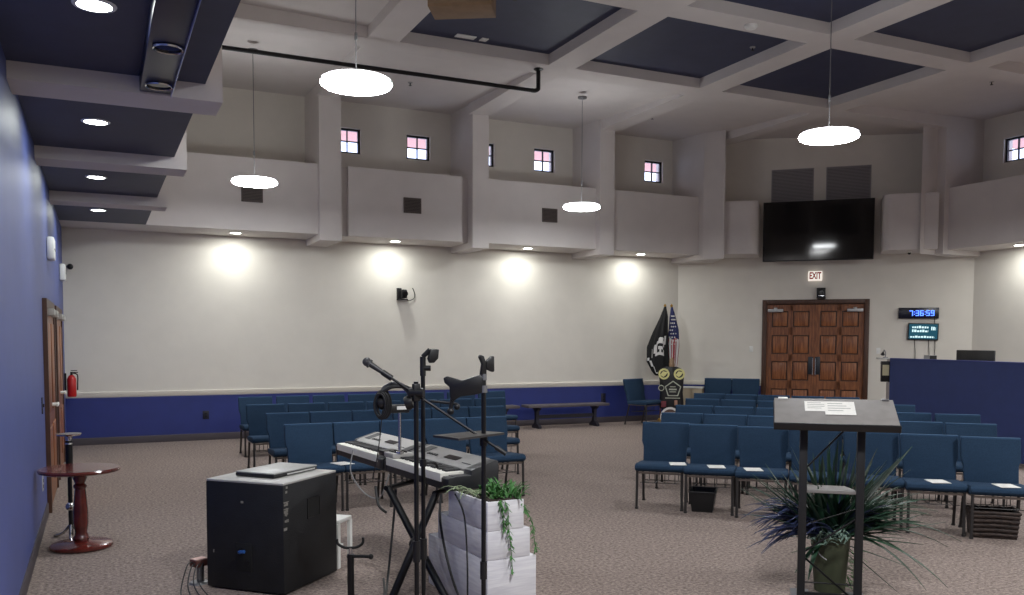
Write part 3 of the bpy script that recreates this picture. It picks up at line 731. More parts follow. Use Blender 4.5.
# ------------------------------------------------------------------ flags, vest display
def drape(name, prof, mats, fn, parent, n=44, folds=7, seed=1):
    """bundle of hanging cloth: prof = (z, cx, cy, half width, half depth)"""
    rg = random.Random(seed); ph = [rg.uniform(0, 6.28) for _ in range(4)]
    P = []
    for i in range(len(prof)-1):
        for k in range(5):
            u = k/5; P.append(tuple(a+(b-a)*u for a, b in zip(prof[i], prof[i+1])))
    P.append(prof[-1])
    bm = bmesh.new(); rings = []
    for i, (z, cx, cy, hw, hd) in enumerate(P):
        ring = []
        for k in range(n):
            a = 2*PI*k/n; m_ = 1+.20*math.sin(folds*a+ph[0]+z*1.3)*min(1, hw*8)+.07*math.sin(3*a+ph[1]-z*3)
            ring.append(bm.verts.new((cx+hw*m_*math.cos(a), cy+hd*m_*math.sin(a), z+.02*math.sin(5*a+ph[2])*(i > 2))))
        rings.append(ring)
    N = len(rings)-1
    for i in range(N):
        for k in range(n):
            f = bm.faces.new((rings[i][k], rings[i][(k+1) % n], rings[i+1][(k+1) % n], rings[i+1][k]))
            f.material_index = fn(i/N, ((k+.5)/n+.25) % 1)       # u=.0/.5 ... front centre at k/n = .75 -> 0
    bm.faces.new(rings[0]); bm.faces.new(rings[-1][::-1])
    bmesh.ops.recalc_face_normals(bm, faces=bm.faces)
    t = MB(); t.bm.free(); t.bm = bm
    return t.build(name, mats, parent, ang=80)
FBK = mat('flag_black', (22, 22, 24), .85, bump=.1, bscale=200); FW = mat('flag_white', (214, 212, 210), .85)
FRED = mat('flag_red', (150, 36, 48), .85); FBL = mat('flag_blue', (40, 46, 92), .85)
GOLD = mat('brass', (196, 158, 84), .3, metal=.9)
def flagpole(loc, tilt, label, name='flag'):
    r = thing(name, label, 'flag', loc, -.61)
    dx = tilt
    MB().cyl((0, 0, .0), (dx, .05, 2.36), .014).build('pole', mat('pole_wood', (120, 82, 50), .4), r)
    MB().lathe([(0, 0), (.13, 0), (.135, .02), (.05, .05), (.025, .09), (0, .09)], n=24).build('base', GOLD, r)
    MB().lathe([(0, 0), (.02, .01), (.03, .05), (.012, .07), (0, .085)], c=(dx, .05, 2.35), n=12).build('finial', GOLD, r)
    return r
f1 = flagpole((10.38, 15.06, 0), .08, 'black flag with a white emblem furled on its pole in the corner')
def fn_black(v, u):
    c = math.hypot((v-.50)*1.35*1.0, ((u+.5) % 1-.5-.03)*1.5)
    if .085 < c < .15 and v < .58: return 1
    if c <= .05 and v > .48: return 1
    d = ((u+.5) % 1-.5)
    if .50 < v < .9 and abs(d+.10-(v-.72)*.25) < .018: return 1
    if .60 < v < .95 and abs(d+.15-(v-.78)*.25) < .014: return 1
    if .36 < v < .44 and .10 < d < .17: return 1
    return 0
drape('flag_cloth', [(2.39, .085, .05, .018, .018), (2.15, .06, .02, .075, .05), (1.85, .0, 0, .13, .08), (1.55, -.05, 0, .185, .10), (1.25, -.05, 0, .20, .10), (1.05, .0, 0, .165, .09), (.98, .02, 0, .13, .08)], [FBK, FW], fn_black, f1, seed=3)
f2 = flagpole((10.62, 15.0, 0), -.02, 'red white and blue starred flag furled beside the black flag')
def fn_us(v, u):
    if v < .50: return 0
    return 1+int(u*26) % 2
us_cl = drape('flag_cloth', [(2.38, -.015, .05, .016, .016), (2.15, .0, .02, .06, .05), (1.9, .03, .0, .095, .07), (1.6, .02, 0, .115, .08), (1.35, .02, 0, .10, .07), (1.1, .02, 0, .085, .06)], [FBL, FRED, FW], fn_us, f2, seed=9)
mb = MB(); rs = random.Random(2)
for i in range(9):
    z = 2.18-i*.072; hw = .05+.055*min(1, (2.2-z)/.5)
    for k in range(3):
        x = .015-hw*.8+hw*1.6*(k+.5*(i % 2)+.25)/3.2
        y = -.028-.055*min(1, (2.2-z)/.5)*math.sqrt(max(0, 1-(x/hw)**2))-.012
        pts = [(x+(.023 if j % 2 == 0 else .010)*math.sin(j*PI/5), z+(.023 if j % 2 == 0 else .010)*math.cos(j*PI/5)) for j in range(10)]
        mb.prism(pts, .012, axis='y', o=y)
mb.build('stars', FW, us_cl)
cb_ = thing('low_cabinet', 'low beige cabinet with a white top between the vest display and the chair pair', 'cabinet', Bp(.36, .20, 0), RB)
MB().box(-.22, .22, -.17, .17, .02, .69, .004).build('body', mat('beige', (178, 164, 140), .7), cb_)
MB().box(-.24, .24, -.19, .17, .69, .715, .004).build('top', WHITE, cb_)
MB().box(-.20, -.005, -.182, -.168, .05, .66, .003).build('door', mat('beige', (178, 164, 140), .7), cb_)
MB().box(.005, .20, -.182, -.168, .05, .66, .003).build('door', mat('beige', (178, 164, 140), .7), cb_)
# leather vest on a display stand
vs_ = thing('vest_display', 'black leather vest with yellow patches displayed on a stand in the corner', 'vest', (10.30, 14.55, 0), -.616)
MB().lathe([(0, 0), (.2, 0), (.2, .03), (.04, .06), (.025, .08), (0, .08)], n=24).cyl((0, 0, .05), (0, 0, 1.15), .02).build('stand', BLACKM, vs_)
LEA = mat('black_leather', (24, 22, 24), .45, bump=.3, bscale=30)
def vest():
    bm = bmesh.new(); n = 36; prof = [(.33, .235, .11), (.45, .24, .12), (.65, .225, .12), (.85, .235, .125), (.98, .25, .12), (1.06, .245, .10), (1.12, .20, .075), (1.16, .11, .06)]
    rings = []
    for z, a, b in prof:
        rings.append([bm.verts.new((a*math.copysign(abs(math.cos(2*PI*k/n))**.75, math.cos(2*PI*k/n)), b*math.copysign(abs(math.sin(2*PI*k/n))**.75, math.sin(2*PI*k/n))+.006*math.sin(9*2*PI*k/n), z)) for k in range(n)])
    for i in range(len(rings)-1):
        for k in range(n):
            if i in (3, 4) and (k in (0, 35, 17, 18)): continue      # arm holes
            bm.faces.new((rings[i][k], rings[i][(k+1) % n], rings[i+1][(k+1) % n], rings[i+1][k]))
    bmesh.ops.recalc_face_normals(bm, faces=bm.faces); bmesh.ops.solidify(bm, geom=bm.faces[:], thickness=.012)
    t = MB(); t.bm.free(); t.bm = bm; return t
vst = vest().build('vest', LEA, vs_, ang=60)
YEL = mat('patch_yellow', (222, 216, 150), .8); GRYP = mat('patch_grey', (186, 188, 172), .8)
for s_ in (-1, 1):
    c = Vector((s_*.15, -.125, 1.02))
    pt = MB().m(0).cyl(c, c+Vector((0, -.012, 0)), .11, n=24).m(1).cyl(c+Vector((0, -.012, 0)), c+Vector((0, -.016, 0)), .072, n=24).m(0).prism([(c.x-.075, c.z-.02), (c.x-.02, c.z+.055), (c.x+.075, c.z+.035), (c.x+.03, c.z-.03), (c.x-.01, c.z-.06)], .008, axis='y', o=c.y-.022)
    pt.build('patch', [YEL, LEA], vst)
def pent(r, cx=.03, cz=.72, sx=1.0): return [(cx+sx*r*math.sin(2*PI*k/5), cz+r*math.cos(2*PI*k/5)) for k in range(5)]
MB().m(0).prism(pent(.17), .012, axis='y', o=-.145).m(1).prism(pent(.145), .006, axis='y', o=-.149).m(0).box(-.05, .1, -.155, -.148, .70, .73).box(-.03, .08, -.155, -.148, .76, .775).box(-.04, .09, -.155, -.148, .66, .675).build('patch', [GRYP, LEA], vst)
MB().box(-.12, .17, -.143, -.13, .535, .55).build('patch', GRYP, vst)
MB().box(-.20, -.10, -.142, -.12, .36, .48, .004).build('patch', mat('patch_wine', (112, 52, 60), .8), vst)
MB().box(.06, .12, -.142, -.12, .40, .50, .004).build('patch', mat('patch_tan', (170, 130, 112), .8), vst)
MB().m(0).cyl((-.20, -.09, .74), (-.20, -.118, .74), .06, n=20).m(1).cyl((-.20, -.118, .74), (-.20, -.122, .74), .045, n=20).build('patch', [GRYP, LEA], vst)
MB().lathe([(0, 1.14), (.05, 1.14), (.058, 1.2), (.048, 1.27), (.032, 1.32), (.018, 1.34), (0, 1.345)], n=18).build('stand_head', mat('tan_head', (136, 110, 84), .5), vs_)
wh = thing('round_emblem', 'white round emblem plate standing on the floor before the leather vest', 'plaque', (10.07, 14.26, 0), -.616)
MB().m(0).cyl((0, 0, .19), (0, -.02, .19), .19, n=32).m(1).cyl((0, -.02, .19), (0, -.026, .19), .15, n=32).m(0).box(-.11, .11, -.034, -.026, .22, .28).box(-.09, .09, -.034, -.026, .11, .15).build('plate', [FW, mat('emblem_brown', (92, 70, 62), .7)], wh)
MB().tube([(-.1, 0, .03), (-.12, .12, .0), (.12, .12, .0), (.1, 0, .03)], .008, smooth=False).build('easel', BLACKM, wh)

# ------------------------------------------------------------------ subwoofer and laptop
sw = thing('subwoofer', 'big scuffed black subwoofer cabinet on the carpet', 'speaker', (1.116, 6.322, 0), math.radians(-45.6))
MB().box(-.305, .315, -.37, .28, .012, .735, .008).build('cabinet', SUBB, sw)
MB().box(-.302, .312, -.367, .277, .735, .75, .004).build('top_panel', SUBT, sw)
hd = MB().box(.300, .317, -.09, .05, .47, .60).build('handle_recess', BLACKR, sw)
MB().box(.314, .320, -.096, -.09, .464, .606).box(.314, .320, .05, .056, .464, .606).box(.314, .320, -.09, .05, .464, .47).box(.314, .320, -.09, .05, .60, .606).build('handle_rim', BLACK, hd)
cp = MB().box(-.065, .065, -.376, -.368, .14, .33, .002).build('connector_plate', BLACKR, sw)
MB().cyl((-.02, -.37, .27), (-.02, -.385, .27), .022).build('socket', BLACKM, cp); MB().cyl((.03, -.37, .2), (.03, -.382, .2), .016).build('socket', BLACKM, cp)
MB().tube([(-.02, -.385, .27), (.01, -.43, .285), (.05, -.43, .29)], .012).build('plug', mat('blue_plug', (40, 84, 150), .4), cp)
SCUF = mat('bare_scuff', (126, 122, 116), .8)
mb = MB(); rs = random.Random(5)
for k in range(16):
    z = rs.gauss(.57, .07); w_ = rs.uniform(.003, .014); mb.box(.3145, .3162, -.37+rs.uniform(0, .03), -.365+rs.uniform(.028, .045)+w_, z, z+rs.uniform(.004, .02))
mb.box(-.02, .0, -.3715, -.369, .60, .615).box(-.25, -.242, -.3715, -.369, .25, .27)
mb.build('scuff_mark', SCUF, sw)
for sx in (-1, 1):
    for sy in (-.31, .23): MB().cyl((sx*.26, sy, 0), (sx*.26, sy, .014), .025).build('foot', BLACKR, sw)
lt = thing('laptop', 'closed silver laptop lying on top of the black subwoofer', 'laptop', (1.125, 6.34, .75), math.radians(41))
MB().box(-.24, .24, -.165, .165, .003, .026, .006).build('base', BLACK, lt); MB().box(-.24, .24, -.165, .165, .027, .036, .004).build('lid', mat('laptop_lid', (160, 160, 158), .4, metal=.2), lt)
MB().box(-.1, .21, -.169, -.163, .010, .020).build('trim_strip', SILVER, lt)
# white step stool behind it
st = thing('step_stool', 'white folding step stool half hidden behind the subwoofer', 'stool', (1.514, 6.578, 0), math.radians(-40))
MB().box(-.17, .17, -.11, .11, .33, .36, .008).build('top_step', WHITE, st)
for s_ in (-1, 1):
    MB().prism([(s_*.155-.012, -.12), (s_*.155+.012, -.12), (s_*.155+.012, -.08), (s_*.155-.012, -.08)], .33, o=0).build('leg', WHITE, st)
    MB().prism([(s_*.155-.012, .08), (s_*.155+.012, .08), (s_*.155+.012, .12), (s_*.155-.012, .12)], .33, o=0).build('leg', WHITE, st)
MB().box(-.15, .15, -.12, .0, .15, .165).build('lower_step', WHITE, st)
# pedal block with cables beside the sub
pb = thing('junction_box', 'small reddish brown box on a grey post beside the subwoofer', 'box', (.60, 6.42, 0), .5)
MB().box(-.05, .05, -.04, .04, .12, .17, .008).build('box_body', mat('red_brown', (92, 52, 46), .5), pb); MB().box(-.045, .045, -.035, .035, .17, .175).build('lid', mat('pink_lid', (196, 160, 150), .6), pb)
MB().cyl((.01, 0, 0), (.01, 0, .12), .026).lathe([(0, 0), (.07, 0), (.06, .012), (0, .015)], n=16).build('post', GREYM, pb)
for i in range(4):
    d = .06*i
    tag(MB().tube([(.57+d*.3, 6.40-.01*i, .15), (.52+d*.4, 6.33, .16-.02*i), (.47+d*.6, 6.20-d*.3, .06), (.46+d, 6.06-d, .012), (.52+d, 5.8, .012)], .0045, n=6).build('cable', CABLE),
        ('outermost cable', 'second cable', 'third cable', 'innermost cable')[i]+' drooping from the small brown box to the floor', 'cable', 'cables by the brown box')

# ------------------------------------------------------------------ round table, pole stand
tb = thing('round_table', 'small round mahogany pedestal table against the blue wall', 'table', (-.155, 7.93, 0))
MB().lathe([(0, 0), (.22, 0), (.235, .012), (.235, .028), (.22, .04), (.08, .05), (.06, .06), (0, .06)], n=40).build('base', REDW, tb)
MB().lathe([(.05, .05), (.062, .08), (.05, .10), (.045, .13), (.056, .2), (.055, .3), (.046, .42), (.04, .48), (.05, .495), (.05, .51), (.036, .525), (.05, .56), (.06, .59), (.06, .62), (.05, .62)], n=28).build('pedestal', REDW, tb)
MB().lathe([(0, .615), (.27, .615), (.30, .625), (.305, .64), (.295, .652), (0, .655)], n=48).build('table_top', REDW, tb)
ps = thing('pole_stand', 'slim dark stand with a chrome top and foot behind the round table', 'stand', (-.24, 8.36, 0))
MB().cyl((0, 0, .02), (0, 0, .83), .018).cyl((0, 0, .55), (0, 0, .83), .028).build('pole', BLACKM, ps)
MB().lathe([(0, .885), (.10, .89), (.09, .875), (.03, .865), (.025, .83), (.03, .80), (0, .80)], n=20).build('chrome_top', CHROME, ps)
MB().sph((0, -.02, .27), .038).build('knob', CHROME, ps)
for k in range(3):
    a = k*2*PI/3+.5; MB().tube([(0, 0, .12), (.07*math.cos(a), .07*math.sin(a), .04), (.15*math.cos(a), .15*math.sin(a), .008)], .012).build('leg', CHROME, ps)

# ------------------------------------------------------------------ keyboards
KR = math.radians(-84)
def keyboard(loc, label, length, top_mat, nwhite):
    r = thing('digital_piano', label, 'keyboard', loc, KR)
    L = length
    prof = [(0, 0), (.0, .075), (.012, .085), (.05, .085), (.05, .09), (.17, .09), (.17, .122), (.20, .132), (.36, .178), (.375, .168), (.375, .03), (.35, 0)]
    MB().prism(prof, .045, axis='x', o=0, bev=.003).build('end_block', KBLK, r); MB().prism(prof, .10, axis='x', o=L-.10, bev=.003).build('end_block', KBLK, r)
    body = [(0.004, .004), (.004, .045), (.05, .045), (.05, .06), (.17, .06), (.17, .004)]
    MB().prism(body, L-.145, axis='x', o=.045).build('key_bed', KBLK, r)
    rear = [(.17, .004), (.17, .119), (.20, .134), (.362, .18), (.375, .17), (.375, .03), (.355, .004)]
    pn = MB().prism(rear, L-.145, axis='x', o=.045, bev=.003).build('control_panel', top_mat, r)
    S = Matrix(((1, 0, 0, 0), (0, 1, 0, 0), (0, .284, 1, .077), (0, 0, 0, 1)))
    for x in (.25, .29, .33, .37): MB().box(L*x, L*x+.025, .225, .245, .003, .008, M=S).build('button', KBLK, pn)
    MB().box(L*.5, L*.68, .23, .28, .003, .006, M=S).build('display', SCREEN, pn)
    MB().box(L*.78, L*.9, .22, .225, .003, .006, M=S).build('slider', KBLK, pn)
    MB().box(L*.1, L*.2, .22, .34, .002, .004, M=S).build('speaker_grille', KBLK, pn)
    x0, x1 = .05, L-.105; w = (x1-x0)/nwhite
    for k in range(nwhite):
        MB().box(x0+k*w+.0006, x0+(k+1)*w-.0006, -.006, .168, .048, .104, .0015, seg=1).build('white_key', KWHITE, r)
    for k in range(nwhite-1):
        if k % 7 in (2, 6): continue
        xc = x0+(k+1)*w
        MB().box(xc-w*.28, xc+w*.28, .058, .168, .10, .117, .0015, seg=1).build('black_key', KBLK, r)
    return r
keyboard((1.80, 7.40, .715), 'farther of the two keyboards, pale grey with a raised back', 1.02, LGREY, 36)
keyboard((1.912, 6.36, .715), 'nearer of the two keyboards, dark with a grey control panel', 1.06, KGREY, 36)
xs_ = thing('keyboard_stand', 'black crossed leg stand under the nearer keyboard', 'stand', (0, 0, 0))
TA, TBp = Vector((1.80, 5.89, .665)), Vector((2.035, 5.56, .665))
FA = Vector((1.665, 5.40, .02)); FBp = Vector((1.985, 5.23, .02))
MB().cyl(TA, FBp, .026, n=10).build('leg', BLACKM, xs_); MB().cyl(TBp, FA, .026, n=10).build('leg', BLACKM, xs_)
X0 = (TA+FBp+TBp+FA)/4
MB().sph(X0, .045, n=10).build('pivot', BLACKM, xs_)
av = Vector((.80, .60, 0))
for t_, nm in ((TA, 'arm'), (TBp, 'arm')): MB().cyl(t_-av*.03, t_+av*.34, .018, n=8).build(nm, BLACKM, xs_)
for t_ in (FA, FBp): MB().cyl(t_-av*.2, t_+av*.06, .02, n=8).build('foot', BLACKM, xs_)
Kx = Vector((math.cos(KR), math.sin(KR), 0))
MB().box(.05, 2.05, .08, .33, -.03, -.003, .004).build('support_board', BLACK, xs_, loc=(1.80, 7.40, .715), rot=(0, 0, KR))
# small mixer on the keyboards with a silver post
mx = thing('audio_mixer', 'small grey mixer lying across the keyboard join beside a silver post', 'mixer', (1.935, 6.33, .822), KR)
MB().box(-.13, .13, -.02, .14, 0, .035, .005).build('body', LGREY, mx)
MB().box(-.13, -.03, -.025, .1, .002, .04, .003).build('front_module', BLACK, mx)
mb = MB()
for i in range(5):
    for j in range(3): mb.cyl((-.01+.028*i, .02+.04*j, .035), (-.01+.028*i, .02+.04*j, .046), .008, n=8)
mb.build('knobs', BLACK, mx)
gp = thing('silver_post', 'slim silver post rising from the mixer to the hanging cables', 'post', (1.99, 6.22, .857), 0)
MB().cyl((0, 0, 0), (0, 0, .30), .011).lathe([(0, 0), (.03, 0), (.028, .012), (.012, .02)], n=14).build('tube', CHROME, gp)
MB().box(-.12, .07, -.03, .03, .30, .36, .01).build('head', BLACK, gp); MB().box(-.03, .06, -.035, -.03, .325, .35).build('name_strip', WHITE, gp)

# ------------------------------------------------------------------ microphone stand and tablet stands
def tripod(r, x, y, rad, h, a0):
    for k in range(3):
        a = a0+k*2*PI/3
        MB().tube([(x, y, h), (x+rad*math.cos(a), y+rad*math.sin(a), .012)], .009, smooth=False).sph((x+rad*math.cos(a), y+rad*math.sin(a), .012), .012, n=8).build('leg', BLACKM, r)
ms = thing('microphone_stand', 'tall black boom stand holding the microphone over the keyboards', 'stand', (1.60, 4.70, 0))
MB().cyl((0, 0, .02), (0, 0, 1.46), .0135).build('pole', BLACKM, ms)
MB().cyl((0, 0, .44), (0, 0, .56), .021).cyl((0, 0, .12), (0, 0, .2), .02).build('clutch', BLACK, ms)
MB().cyl((-.03, .02, 1.40), (.035, -.03, 1.40), .026).box(-.02, .02, -.02, .02, 1.35, 1.45, .006).build('boom_clamp', BLACK, ms)
tripod(ms, 0, 0, .3, .16, .4)
b0, b1 = Vector((-.155, .09, .0)), Vector((.436, -.22, 0)); b0.z = 1.505; b1.z = 1.067
MB().cyl(b0, b1, .0075).build('boom', BLACKM, ms)
dd = (b1-b0).normalized()
MB().cyl(b1-dd*.05, b1+dd*.02, .014).build('counterweight', BLACK, ms)
mc = thing('microphone', 'black handheld microphone clipped to the boom stand', 'microphone', Vector((1.60, 4.70, 0))+b0)
d2 = -dd
MB().cyl(d2*-.03, d2*.10, .011, .017).build('handle', mat('mic_grey', (44, 44, 46), .45), mc)
MB().sph(d2*.118, .0255, n=14).cyl(d2*.095, d2*.105, .0255).build('grille', mat('mic_grille', (74, 74, 76), .4, metal=.6, bump=.5, bscale=400), mc)
MB().cyl(d2*-.05, d2*.015, .017).build('clip', BLACK, mc)
# headphones and coiled cable hung on the boom clamp
hp = thing('headphones', 'black headphones hanging at the microphone stand top', 'headphones', (1.50, 4.78, 1.36), -.45)
mb = MB(); ctr = Vector((0, 0, 0))
MB().tube([(-.07, 0, .02), (-.06, .01, .06), (-.01, .02, .085), (.04, .02, .075), (.08, 0, .04), (.085, 0, .0)], .014, n=8).build('headband', mat('headband_grey', (70, 70, 74), .4), hp)
for sx, x in ((-1, -.07), (1, .08)):
    MB().lathe([(0, -.02), (.036, -.02), (.042, 0), (.036, .022), (0, .022)], c=(0, 0, 0), n=20, M=Matrix.Translation((x, 0, -.02)) @ Matrix.Rotation(PI/2*.8, 4, 'Y')).build('ear_cup', BLACK, hp)
cc = thing('coiled_cable', 'bundle of coiled black cable hanging left of the headphones', 'cable', (1.43, 4.79, 1.33), -.45)
for k in range(6):
    r0 = .05+.006*(k % 3); mb = MB()
    mb.tube([(r0*.62*math.cos(a)+.004*k-.01, -.02+.008*k, r0*1.25*math.sin(a)) for a in [j*2*PI/12 for j in range(13)]], .006, n=6).build('loop', CABLE, cc)
# arm carrying them
MB().tube([(.0, .0, 1.40), (-.05, .05, 1.43), (-.12, .07, 1.43), (-.17, .09, 1.40)], .012).build('hanger_arm', BLACK, ms)
# tablet stand B
tsb = thing('tablet_stand', 'tall black pole stand with a flag shaped clamp, touching the microphone stand', 'stand', (1.672, 4.79, -.012))
MB().cyl((0, 0, .02), (0, 0, 1.58), .0125).build('pole', BLACKM, tsb)
MB().cyl((0, 0, .44), (0, 0, .56), .021).build('clutch', BLACK, tsb)
tripod(tsb, 0, 0, .28, .14, 1.5)
MB().cyl((0, 0, 1.5), (.0, 0, 1.61), .017).cyl((.0, .0, 1.61), (.035, -.02, 1.65), .014).cyl((0, 0, 1.545), (.04, -.02, 1.545), .016).build('joint', BLACK, tsb)
MB().prism([(.02, 1.60), (.035, 1.655), (.085, 1.652), (.08, 1.60), (.055, 1.575), (.03, 1.575)], .03, axis='y', o=-.04, bev=.004).build('clamp', BLACK, tsb)
MB().cyl((0, 0, .98), (.0, 0, 1.02), .02).tube([(0, 0, 1.0), (.06, -.02, 1.0), (.08, -.025, .97)], .008).build('side_hook', BLACK, tsb)
# tablet stand with tray
tsc = thing('tablet_stand', 'tall black pole stand with a tray and a padded tablet clamp', 'stand', (1.945, 4.545, 0))
MB().cyl((0, 0, .02), (0, 0, 1.42), .0135).build('pole', BLACKM, tsc)
MB().cyl((0, 0, .34), (0, 0, .44), .02).build('clutch', BLACK, tsc)
tripod(tsc, 0, 0, .3, .15, 2.2)
MB().cyl((0, 0, 1.40), (0, 0, 1.44), .021).build('collar', GREYM, tsc)
MB().cyl((0, 0, 1.47), (0, 0, 1.505), .018).build('collar', GREYM, tsc)
MB().cyl((0, 0, 1.43), (0, 0, 1.56), .014).prism([(-.022, 1.50), (-.012, 1.56), (-.03, 1.60), (-.024, 1.612), (-.004, 1.605), (.012, 1.56), (.012, 1.50)], .03, axis='y', o=-.015, bev=.003).build('top_clamp', BLACK, tsc)
MB().prism([(.008, 1.545), (.012, 1.575), (.045, 1.605), (.056, 1.603), (.058, 1.52), (.05, 1.515), (.014, 1.53)], .035, axis='y', o=-.02, bev=.003).build('top_clamp_jaw', BLACK, tsc)
rc = Matrix.Rotation(-.45, 4, 'Z')
MB().prism([(-.225, 1.482), (-.205, 1.492), (-.12, 1.468), (-.05, 1.492), (-.02, 1.50), (.0, 1.48), (-.005, 1.40), (-.05, 1.388), (-.13, 1.378), (-.17, 1.35), (-.19, 1.375), (-.19, 1.43), (-.22, 1.455)], .03, axis='y', o=-.02, bev=.006, M=rc).build('tablet_clamp', BLACK, tsc)
MB().cyl((-.185, 0, 1.31), (-.175, 0, 1.37), .012, M=rc).sph((-.15, 0, 1.32), .018, M=rc).sph((-.185, -.01, 1.295), .02, M=rc).cyl((-.15, 0, 1.335), (-.30, .01, 1.35), .007, M=rc).build('ball_joint', BLACK, tsc)
cs = Vector((1.945, 4.545, 0))
tray_pts = [(1.655, 4.577), (1.722, 4.361), (2.071, 4.539), (1.986, 4.695)]
MB().prism([(x-cs.x, y-cs.y) for x, y in tray_pts], .012, o=1.158).build('tray', mat('tray_dark', (44, 42, 42), .4), tsc)
MB().cyl((0, 0, 1.10), (0, 0, 1.158), .022).build('tray_clamp', BLACK, tsc)

# guitar stand
gs = thing('guitar_stand', 'short black stand with a curved yoke in front of the crossed legs', 'stand', (1.39, 5.35, 0), -.45)
MB().cyl((0, 0, .0), (0, 0, .36), .021).build('pole', BLACKM, gs)
MB().cyl((0, 0, .36), (0, 0, .40), .012).build('neck', CHROME, gs)
MB().tube([(-.085, 0, .455), (-.078, 0, .425), (-.04, 0, .403), (0, 0, .40), (.04, 0, .405), (.075, 0, .43), (.078, 0, .465)], .0085).build('yoke', BLACKR, gs)
MB().tube([(-.02, 0, .345), (.05, -.02, .352), (.13, -.05, .358)], .010).sph((.135, -.052, .358), .017, n=10).build('arm', BLACKR, gs)
for k in range(3):
    a = .6+k*2*PI/3; MB().tube([(0, 0, .10), (.22*math.cos(a), .22*math.sin(a), .012)], .011, smooth=False).build('leg', BLACKM, gs)
# floor and hanging cables
cabs = [([(1.50, 5.34, .012), (1.62, 5.44, .012), (1.70, 5.62, .012), (1.78, 5.85, .04), (1.86, 6.0, .30), (1.9, 6.03, .62)], .009, 'thick black cable rising from the floor to the keyboard'),
        ([(1.30, 5.22, .012), (1.5, 5.32, .012), (1.66, 5.55, .012), (1.78, 5.95, .012)], .007, 'black cable running along the carpet past the curved yoke stand'),
        ([(1.845, 6.36, .60), (1.85, 6.30, .47), (1.89, 6.24, .42)], .010, 'short stiff black cable end dangling under the keyboards'),
        ([(1.78, 6.75, .83), (1.76, 6.75, .66), (1.82, 6.6, .52), (1.88, 6.4, .50), (1.90, 6.28, .62), (1.92, 6.26, .70)], .005, 'thin pale cable looping under the farther keyboard'),
        ([(2.06, 5.28, .70), (2.03, 5.05, .60), (1.99, 4.90, .35), (1.97, 4.84, .10), (2.0, 4.83, .012)], .006, 'black cable hanging down past the white planter near the tray stand'),
        ([(1.97, 5.3, .70), (1.92, 5.18, .55), (1.93, 5.06, .30), (1.98, 4.98, .10), (2.05, 4.80, .012)], .008, 'black cable hanging between the pole stands and the planter'),
        ([(1.43, 4.78, 1.30), (1.42, 4.8, 1.15), (1.41, 4.83, 1.02), (1.405, 4.9, .90)], .003, 'thin wire hanging from the coiled cable')]
for p_, r_, l_ in cabs: tag(MB().tube(p_, r_, n=6).build('cable', mat('pale_cable', (150, 150, 150), .5) if 'pale' in l_ else CABLE), l_, 'cable')

# ------------------------------------------------------------------ stepped planter
pn_ = thing('planter_box', 'white wooden planter of three stepped tiers beside the stands', 'planter', (2.105, 4.86, 0), math.radians(4))
for w, l, z0, z1 in ((.345, .89, 0, .35), (.30, .73, .35, .53), (.255, .56, .53, .71)):
    MB().box(0, w, 0, l, z0+.001, z1, .004).build('tier', PWHITE, pn_)
MB().box(.02, .235, .02, .54, .7, .716).build('soil', mat('soil', (52, 42, 34), .95), pn_)
pl_ = thing('trailing_plant', 'bright green trailing plant spilling over the white stepped planter', 'plant', (2.105, 4.86, 0), math.radians(4))
rs = random.Random(11); mb = MB()
for k in range(120):
    b = (rs.uniform(.06, .26), rs.uniform(.02, .26), .70+rs.uniform(0, .03)); a = rs.uniform(0, 6.28); l = rs.uniform(.05, .13)
    mb.blade(b, (b[0]+l*math.cos(a)*.8, b[1]+l*math.sin(a)*.8, b[2]+rs.uniform(.0, .10)), rs.uniform(.006, .011), .02, n=4)
mb.build('foliage', MIDG, pl_)
mb = MB()
for k in range(16):
    b = (rs.uniform(.0, .1), rs.uniform(.05, .4), .715); a = rs.uniform(2.2, 4.4); l = rs.uniform(.10, .2)
    mb.blade(b, (b[0]+l*math.cos(a), b[1]+l*math.sin(a), b[2]+rs.uniform(-.02, .07)), .005, .03, n=5)
mb.build('foliage', mat('pale_green_leaf', (150, 166, 128), .6, vary=.2), pl_)
for pts in ([(.12, -.0, .71), (.13, -.02, .66), (.135, -.024, .55), (.15, -.024, .42), (.165, -.02, .25)], [(.22, .02, .72), (.265, .01, .66), (.315, .0, .55), (.325, -.012, .44), (.34, -.015, .38)], [(.09, .0, .72), (.09, -.02, .68), (.10, -.02, .6), (.105, -.02, .54)]):
    mb = MB(); mb.tube(pts, .0025, n=5)
    for i in range(46):
        u = rs.random()*(len(pts)-1); j = int(u); p = Vector(pts[j]).lerp(Vector(pts[j+1]), u-j); a = rs.uniform(0, 6.28)
        mb.blade(p, p+Vector((.024*math.cos(a), .020*math.sin(a)-.006, -.022+rs.uniform(-.01, .012))), .0045, .004, n=3)
    mb.build('trailing_stem', MIDG, pl_)

# ------------------------------------------------------------------ lectern with papers
LA = math.radians(-41)
lc = thing('lectern', 'grey lectern with a sloping top on two dark posts', 'lectern', (4.235, 4.215, 0), LA)
sl = math.atan2(.15, .40)
TM = Matrix.Translation((.01, .0, 1.237)) @ Matrix.Rotation(sl, 4, 'X')
MB().m(0).box(-.37, .37, -.19, .20, -.012, .006, .002, M=TM).m(1).box(-.375, .375, -.195, .205, -.035, -.012, .003, M=TM).build('top', [LECT, BLACK], lc)
MB().box(-.375, .375, -.205, -.188, -.035, .012, .004, M=TM).build('front_edge', BLACK, lc)
for s_ in (-1, 1):
    MB().box(s_*.174-.024, s_*.174+.024, -.03, .03, .012, 1.17, .003).build('post', LECTM, lc)
    MB().box(s_*.174-.06, s_*.174+.06, -.25, .25, 0, .012, .003).build('base_foot', GREYM, lc)
    pass
MB().box(-.17, .17, .03, .05, .03, .05).build('base_foot', LECTM, lc)
